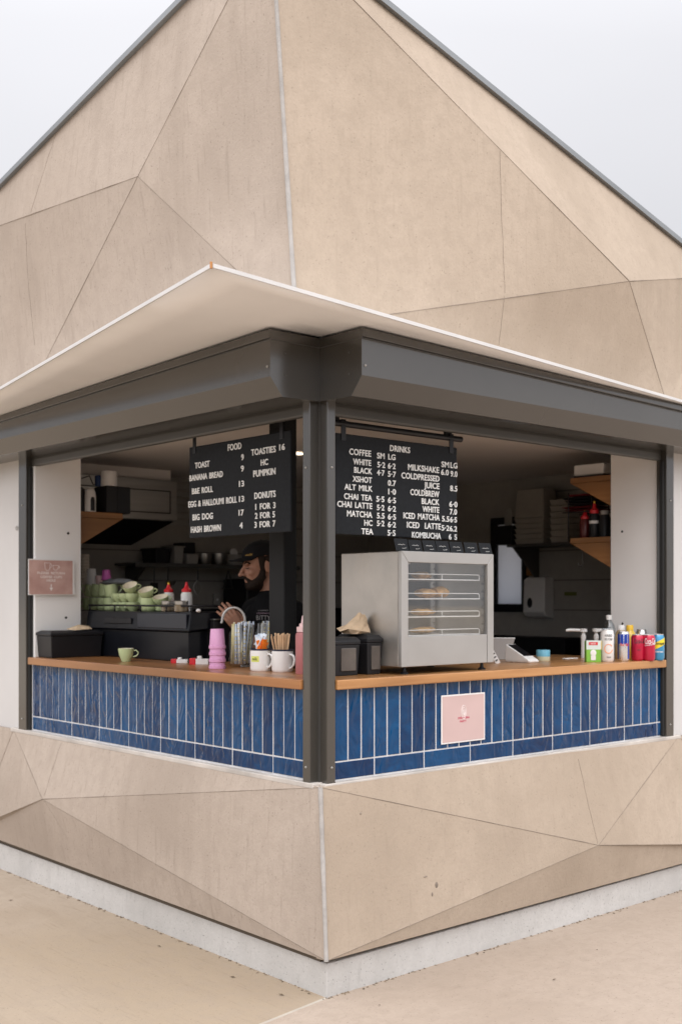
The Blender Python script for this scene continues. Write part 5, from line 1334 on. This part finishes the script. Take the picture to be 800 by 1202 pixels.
MB().loft([[(-.06, -.07, 0), (.06, -.07, 0), (.06, .07, 0), (-.06, .07, 0)], [(-.07, -.085, .13), (.07, -.085, .13), (.07, .085, .13), (-.07, .085, .13)]]).build('body', M['black_plastic'], t, .005)
for i in range(5):
    MB().box(-.02 + i * .012, -.04 + i * .02, .1, -.016 + i * .012, -.015 + i * .02, .2 + random.uniform(0, .05)).build('utensil', M['grey_plastic'], t, .003)
# dispenser
p0, p1 = onX(614, 678, XW - .1), onX(639, 727, XW - .1)
t = thing('towel_dispenser', 'grey paper towel dispenser on the right rear wall', 'dispenser', (XW, (p0.y + p1.y) / 2, p1.z))
w_ = abs(p0.y - p1.y) / 2; hh = p0.z - p1.z
MB().loft([[(-.085, -w_, .02), (0, -w_, .0), (0, w_, .0), (-.085, w_, .02)], [(-.11, -w_, .05), (0, -w_, .05), (0, w_, .05), (-.11, w_, .05)], [(-.10, -w_, hh - .02), (0, -w_, hh - .01), (0, w_, hh - .01), (-.10, w_, hh - .02)], [(-.085, -w_ + .01, hh), (0, -w_ + .01, hh), (0, w_ - .01, hh), (-.085, w_ - .01, hh)]]).build('body', M['white_plastic'], t, .008)
MB().ell((-.108, w_ * .35, .11), .004, .022, .035).build('viewing_window', M['black_plastic'], t)
p = onX(669, 697, XW - .002)
o = MB().box(-.002, -.05, -.012, .001, .05, .012).build('wall_sticker', mat('olive_sticker', (.12, .13, .02), .6), None, 0, p); tag(o, 'small olive sticker on the right rear wall', 'sticker')
t = thing('back_bench', 'black back bench along the right rear wall', 'bench', (XW - .45, 1.2, .05))
MB().box(0, -.85, 0, .448, .95, 1.03).build('carcass', M['black_matt'], t); MB().box(-.02, -.87, 1.031, .449, .97, 1.065).build('worktop', M['black_plastic'], t, .003)
t = thing('bench_bin', 'low black container on the back bench', 'container', (XW - .2, onX(617, 770, XW - .2).y + .05, 1.116))
MB().box(-.1, -.45, 0, .12, .30, .13).build('body', M['black_matt'], t, .01)
# timber corner shelves on the right
us, UA = gusset_shelf('timber_shelf', 'upper orange timber shelf with triangular bracket by the right reveal', 'R', (668.5, 562), (722, 556), (722, 597), .030, .22, M['ply_y'], 2.36)
ms, MA = gusset_shelf('timber_shelf', 'lower orange timber shelf carrying sauce bottles by the right reveal', 'R', (668.5, 633), (722, 628), (722, 670), .030, .22, M['ply_y'], 2.36)
def ontop(px, dx, z): p = onX(px, 600, 2.36 + dx); return Vector((p.x, p.y, z))
zu = (onX(668.5, 562, 2.36).z + onX(722, 556, 2.36).z) / 2 + .001
zm = (onX(668.5, 633, 2.36).z + onX(722, 628, 2.36).z) / 2 + .001
t = thing('white_tub', 'white tub with dark base on the upper right timber shelf', 'tub', ontop(699, .12, zu))
MB().box(-.07, -.10, .016, .07, .10, .075).build('body', M['white_plastic'], t, .006); MB().box(-.072, -.102, 0, .072, .102, .015).build('base', M['black_plastic'], t, .004)
redtop('squeeze_bottle', 686, 620, 5, 'dark red sauce bottle with yellow tipped red cap, left on the lower timber shelf', mat('dark_red_sauce', (.10, .012, .012), .35), M['red'], .165, 'red capped sauce bottles on the timber shelf', None, 2)
COL.objects['squeeze_bottle.002'].location = ontop(686, .10, zm)
redtop('squeeze_bottle', 697, 620, 5, 'black sauce bottle with white label and red cap, right on the lower timber shelf', M['black_plastic'], M['red'], .205, 'red capped sauce bottles on the timber shelf', None, 2, True)
COL.objects['squeeze_bottle.003'].location = ontop(697, .08, zm)
t = thing('dark_jar', 'dark glass jar beside the reveal on the lower timber shelf', 'jar', ontop(709, .09, zm))
MB().lathe([(0, 0), (.032, 0), (.033, .10), (.022, .125), (.022, .145), (0, .146)]).build('body', M['black_plastic'], t)
MB().lathe([(.0235, .1255), (.0235, .148), (0, .149)]).build('lid', M['grey_plastic'], t)
for i in range(6):
    zi = zm + .175 + i * .017 - .02
    mm = mat('dark_red_tray', (.11, .012, .016), .4) if i in (0, 1, 5) else M['black_plastic']
    yy = ontop(690, .16, 0)
    t = thing('serving_tray', ('dark red serving tray' if i in (0, 1, 5) else 'black serving tray') + ', %s from the bottom of the tray pile' % od[i], 'tray', (2.36 + .16, yy.y + .02 * math.sin(i * 2.1), zi), R(random.uniform(-4, 4)), 'serving trays piled under the upper timber shelf')
    MB().loft([[(-.06, -.10, 0), (.06, -.10, 0), (.06, .10, 0), (-.06, .10, 0)], [(-.075, -.115, .010), (.075, -.115, .010), (.075, .115, .010), (-.075, .115, .010)]]).build('tray', mm, t, .002)
t = thing('tray_rack', 'dark wire rack holding the tray pile above the sauce bottles', 'rack', (2.36 + .16, ontop(690, .16, 0).y, zm))
m = MB()
for sx in (-.078, .078):
    for sy in (-.08, .08): m.tube([(sx, sy, 0), (sx, sy, .26)], .004, 6)
    m.tube([(sx, -.12, .150), (sx, .12, .150)], .004, 6)
m.build('frame', M['black_plastic'], t)
p = onX(683, 645, 2.40)
o = MB().tube([p, p - UZ * .05, p + Vector((0, -.006, -.075)), p + Vector((0, .004, -.092)), p + Vector((0, .024, -.092)), p + Vector((0, .032, -.075))], .0035, 6).build('steel_hook', M['rail_dark']); tag(o, 'dark hook hanging under the lower timber shelf', 'hook')

# ------------------------------------------------------------------ the person behind the machine
pp = onZ(300, 1000, 0); p = at(316, 700, 5.95)
FX, FY = p.x, p.y
HD = 5.95
hc = at(307, 664, HD)
per = thing('person', 'bearded person in a black cap and black t-shirt looking down, hand raised', 'person', (FX, FY, .05))
L0 = per.location
tf = (-RT * .80 - FW * .60).normalized(); ts = Vector((-tf.y, tf.x, 0))        # torso: forward, its left
hf = (-RT * .955 - FW * .30).normalized(); hs_ = Vector((-hf.y, hf.x, 0))     # head
tilt = R(7)
hfd = (hf * math.cos(tilt) - UZ * math.sin(tilt)); hu = hf * math.sin(tilt) + UZ * math.cos(tilt)
Hm = Matrix((( hfd.x, hs_.x, hu.x), (hfd.y, hs_.y, hu.y), (hfd.z, hs_.z, hu.z)))
hcl = hc - L0
def H(a, b, c): return hcl + hfd * a + hs_ * b + hu * c
def B(a, b, z): return tf * a + ts * b + UZ * (z - L0.z)
nb = B(-.02, 0, 1.50)
bd = MB()
bd.ell(H(-.012, 0, .030), .098, .076, .092, Hm)                # skull
bd.ell(H(.030, 0, -.035), .062, .058, .080, Hm)                # face
bd.ell(H(.052, 0, -.088), .034, .036, .028, Hm)                # chin
bd.ell(H(.080, 0, .018), .014, .050, .014, Hm)                 # brow
bd.limb([H(.088, 0, .010), H(.108, 0, -.022), H(.116, 0, -.034)], [.008, .011, .012], 10)   # nose
bd.ell(H(.098, .012, -.038), .010, .008, .007, Hm); bd.ell(H(.098, -.012, -.038), .010, .008, .007, Hm)
bd.ell(H(.086, 0, -.064), .012, .024, .006, Hm); bd.ell(H(.084, 0, -.075), .012, .022, .007, Hm)   # lips
for sg_ in (1, -1):
    bd.ell(H(-.012, sg_ * .076, -.012), .017, .007, .030, Hm)  # ears
    bd.ell(H(.060, sg_ * .038, -.028), .024, .018, .022, Hm)   # cheeks
bd.limb([H(-.030, 0, -.06), nb], [.056, .062])                 # neck
# trunk, legs
bd.limb([B(-.02, 0, 1.47), B(.0, 0, 1.30), B(.01, 0, 1.12), B(0, 0, .98)], [.085, .125, .118, .125], 18)
for sg_ in (1, -1):
    bd.ell(B(.01, sg_ * .08, 1.30), .105, .10, .17); 
    bd.limb([B(-.02, sg_ * .03, 1.47), B(-.02, sg_ * .175, 1.43)], [.06, .062])
    bd.limb([B(0, sg_ * .09, .95), B(.015, sg_ * .10, .53), B(-.01, sg_ * .10, .13)], [.085, .058, .040])
    bd.limb([B(-.02, sg_ * .10, .10), B(.12, sg_ * .115, .085)], [.042, .032])
# right arm (towards the machine): raised hand; left arm forward and low
wr = at(283, 742, HD - .24) - L0; fin = at(264, 713, HD - .26) - L0
sh_r, sh_l = B(-.02, -.185, 1.425), B(-.02, .185, 1.425)
# the hand on the picture's left is the one nearer the camera side: the person's left
el_l = B(.06, .25, 1.15)
bd.limb([sh_l, el_l], [.052, .042]); bd.limb([el_l, wr], [.041, .027])
el_r = B(.02, -.25, 1.14); wr_r = B(.27, -.12, 1.12)
bd.limb([sh_r, el_r], [.052, .042]); bd.limb([el_r, wr_r], [.041, .027])
def hand(w0, d, nrm, sgn):
    d = d.normalized(); nrm = (nrm - d * nrm.dot(d)).normalized(); s_ = d.cross(nrm)
    for k in (-.026, -.009, .009, .026): bd.limb([w0 + d * .005 + s_ * k * .5, w0 + d * .085 + s_ * k], [.015, .0125], 10)
    for k, ln in ((-.030, .066), (-.010, .078), (.010, .073), (.029, .058)):
        a = w0 + d * .088 + s_ * k; b = a + d * ln * .5 + nrm * .008 + s_ * k * .12; c = b + d * ln * .5 + nrm * .020 + s_ * k * .06
        bd.limb([a, b, c], [.0098, .0088, .0076], 10)
    a = w0 + d * .020 + s_ * (-.028 * sgn); b = a + d * .036 + s_ * (-.024 * sgn) + nrm * .014; c = b + d * .034 + nrm * .012
    bd.limb([a, b, c], [.014, .011, .009], 10)
hand(wr, fin - wr, tf * -.2 - RT * .2 + ts * -.9, 1)
hand(wr_r, tf * .7 + ts * .5 - UZ * .2, -UZ, -1)
body = bd.build('body', M['skin'], per)
def remesh(o, v, it=3):
    r_ = o.modifiers.new('union', 'REMESH'); r_.mode = 'VOXEL'; r_.voxel_size = v; r_.use_smooth_shade = True
    s_ = o.modifiers.new('smooth', 'SMOOTH'); s_.factor = .5; s_.iterations = it
remesh(body, .0045, 3)
sh = MB()
sh.limb([B(-.02, 0, 1.475), B(.0, 0, 1.30), B(.01, 0, 1.12), B(.0, 0, .93)], [.092, .137, .132, .142], 18)
for sg_ in (1, -1):
    sh.ell(B(.012, sg_ * .08, 1.30), .115, .11, .18)
    sh.limb([B(-.02, sg_ * .03, 1.475), B(-.02, sg_ * .18, 1.43)], [.066, .070])
sh.limb([sh_l, sh_l.lerp(el_l, .72)], [.066, .064]); sh.limb([sh_r, sh_r.lerp(el_r, .72)], [.066, .064])
so = sh.build('t_shirt', M['tshirt'], per); remesh(so, .008, 4)
tr = MB()
tr.limb([B(0, 0, .98), B(0, 0, .90)], [.136, .136], 16)
for sg_ in (1, -1): tr.limb([B(0, sg_ * .085, .92), B(.015, sg_ * .10, .53), B(-.01, sg_ * .10, .14)], [.098, .072, .062])
to = tr.build('trousers', M['trousers'], per); remesh(to, .012, 3)
shoe = MB()
for sg_ in (1, -1): shoe.limb([B(-.05, sg_ * .10, .098), B(.13, sg_ * .118, .088)], [.050, .040])
remesh(shoe.build('shoes', M['black_plastic'], per), .008, 2)
# beard, moustache, hair, brows, eyes
be = MB()
be.ell(H(.040, 0, -.092), .052, .050, .036, Hm); be.ell(H(.078, 0, -.092), .020, .032, .024, Hm)
for sg_ in (1, -1):
    be.limb([H(.010, sg_ * .058, -.022), H(.018, sg_ * .050, -.056), H(.040, sg_ * .042, -.080), H(.070, sg_ * .024, -.098)], [.014, .023, .026, .024])
    be.limb([H(.094, sg_ * .004, -.052), H(.084, sg_ * .026, -.066), H(.066, sg_ * .038, -.082)], [.0075, .0085, .010])
remesh(be.build('beard', M['hair'], per), .004, 2)
ha = MB()
ha.ell(H(-.030, 0, .016), .086, .074, .062, Hm); ha.ell(H(-.055, 0, -.025), .050, .058, .045, Hm)
for sg_ in (1, -1):
    ha.limb([H(.012, sg_ * .062, .040), H(.012, sg_ * .064, .010), H(.010, sg_ * .062, -.022)], [.020, .017, .014])
    ha.limb([H(-.02, sg_ * .066, .035), H(-.045, sg_ * .062, .015), H(-.060, sg_ * .050, -.030)], [.018, .020, .020])
remesh(ha.build('hair', M['hair'], per), .005, 2)
br = MB()
for sg_ in (1, -1): br.limb([H(.090, sg_ * .016, .020), H(.086, sg_ * .034, .025), H(.072, sg_ * .050, .018)], [.0045, .0055, .0035], 8)
br.build('eyebrows', M['hair'], per)
ey = MB()
for sg_ in (1, -1): ey.tube([H(.088, sg_ * .022, -.003), H(.086, sg_ * .034, -.007), H(.075, sg_ * .047, -.004)], [.002, .0026, .0015], 6)
ey.build('eyelashes', M['hair'], per)
# cap
cp = MB(); n = 30; rings = []
for j in range(9):
    a = (math.pi / 2) * j / 8; q = max(math.cos(a), .03)
    rings.append([H(-.012 + .108 * q * math.cos(2 * math.pi * i / n), .086 * q * math.sin(2 * math.pi * i / n), .050 + .082 * math.sin(a) ** .9 - .014 * q * math.cos(2 * math.pi * i / n) * 0) for i in range(n)])
cp.loft(rings, True, True)
cpo = cp.build('cap', M['cap'], per)
bm_ = MB(); top, bot = [], []
grid_v = []
for i in range(13):
    a = -1.25 + 2.5 * i / 12
    row = []
    for j in range(5):
        f = j / 4
        x0, y0 = -.012 + .104 * math.cos(a), .084 * math.sin(a)
        ln = .078 * (math.cos(a * .9)) ** .6
        row.append(H(x0 + ln * f, y0 * (1 - .12 * f), 0.052 - .006 * f - .016 * (y0 / .084) ** 2 * f))
    grid_v += row
bm_.add(grid_v, [(i * 5 + j, i * 5 + j + 1, (i + 1) * 5 + j + 1, (i + 1) * 5 + j) for i in range(12) for j in range(4)], True)
bo = bm_.build('brim', M['cap'], cpo); sl_ = bo.modifiers.new('thickness', 'SOLIDIFY'); sl_.thickness = .004
m = MB(); MB().ell(H(-.012, 0, .130), .007, .007, .004, Hm).build('button', M['cap'], cpo)
# gold script on the cap, towards the camera side of its front
an = R(38); rr = .103
vs, fs = text_geo('bitter'); x0, x1 = min(v.x for v in vs), max(v.x for v in vs); res = []
for v in vs:
    f = (v.x - x0) / (x1 - x0) - .5; hgt = .058 + v.y * .026; a = an + f * .50
    q = math.sqrt(max(0, 1 - ((hgt - .038) / .095) ** 2))
    res.append(H(-.012 + (.1095 * q + (.0012 if v.z > 0 else .0)) * math.cos(a), (.0875 * q + (.0012 if v.z > 0 else 0)) * math.sin(a), hgt))
MB().add(res, fs).build('script', M['gold'], cpo)
# print on the shirt
cc = at(309, 722, HD - .165) - L0
m = MB()
text(m, 'BITTY', cc + UZ * -.024, RT, UZ, .070, .022, .001, True)
text(m, 'COFFEE', cc + UZ * .020, RT, UZ, .05, .006, .001, True)
m.build('shirt_print', mat('faded_print', (.34, .33, .33), .8), per)
m = MB(); text(m, 'COMPANY', cc + UZ * .005, RT, UZ, .065, .008, .001, True); m.build('shirt_print', mat('faded_pink_print', (.34, .24, .30), .8), per)

m = MB()
for k in range(420):
    if k % 2: p = Vector((-.030 - abs(random.gauss(0, .009)) - .002, random.uniform(-.09, 3.2), .0045))
    else: x = random.uniform(-.03, 3.0); p = Vector((x, -.075 + .02 * x / 3.7 - abs(random.gauss(0, .009)) - .002, .0045))
    if random.random() < .35: continue
    a = random.uniform(0, 6.28); s_ = random.uniform(.003, .011)
    u_, v_ = Vector((math.cos(a), math.sin(a), 0)), Vector((-math.sin(a), math.cos(a), 0))
    m.add([p - u_ * s_, p - v_ * s_ * .5, p + u_ * s_, p + v_ * s_ * .4, p + UZ * random.uniform(.002, .006)], [(0, 1, 4), (1, 2, 4), (2, 3, 4), (3, 0, 4)])
o = m.build('plinth_grit', mat('brown_grit', (.17, .13, .09), .95, var=.5, scale=30)); tag(o, 'brown grit gathered along the foot of the plinth', 'grit', None, 'stuff')

# ------------------------------------------------------------------ bits of leaf on the paving
m = MB()
for x, y in ((13, 1057), (20, 1020), (60, 1040), (122, 1070), (187, 1111), (100, 1050), (273, 1147), (330, 1168), (560, 1120), (610, 1068), (445, 1180), (700, 1115), (650, 1150)):
    p = onZ(x, y, .006); a = random.uniform(0, 6.28); s_ = random.uniform(.006, .016)
    u_, v_ = Vector((math.cos(a), math.sin(a), 0)), Vector((-math.sin(a), math.cos(a), 0))
    m.add([p - u_ * s_, p - v_ * s_ * .35 + UZ * .004, p + u_ * s_ + UZ * .002, p + v_ * s_ * .35 + UZ * .003], [(0, 1, 2, 3)])
o = m.build('leaf_litter', M['leaf']); tag(o, kind='stuff')
o['label'] = 'scattered dry leaf scraps on the pale paving'; o['category'] = 'leaf litter'
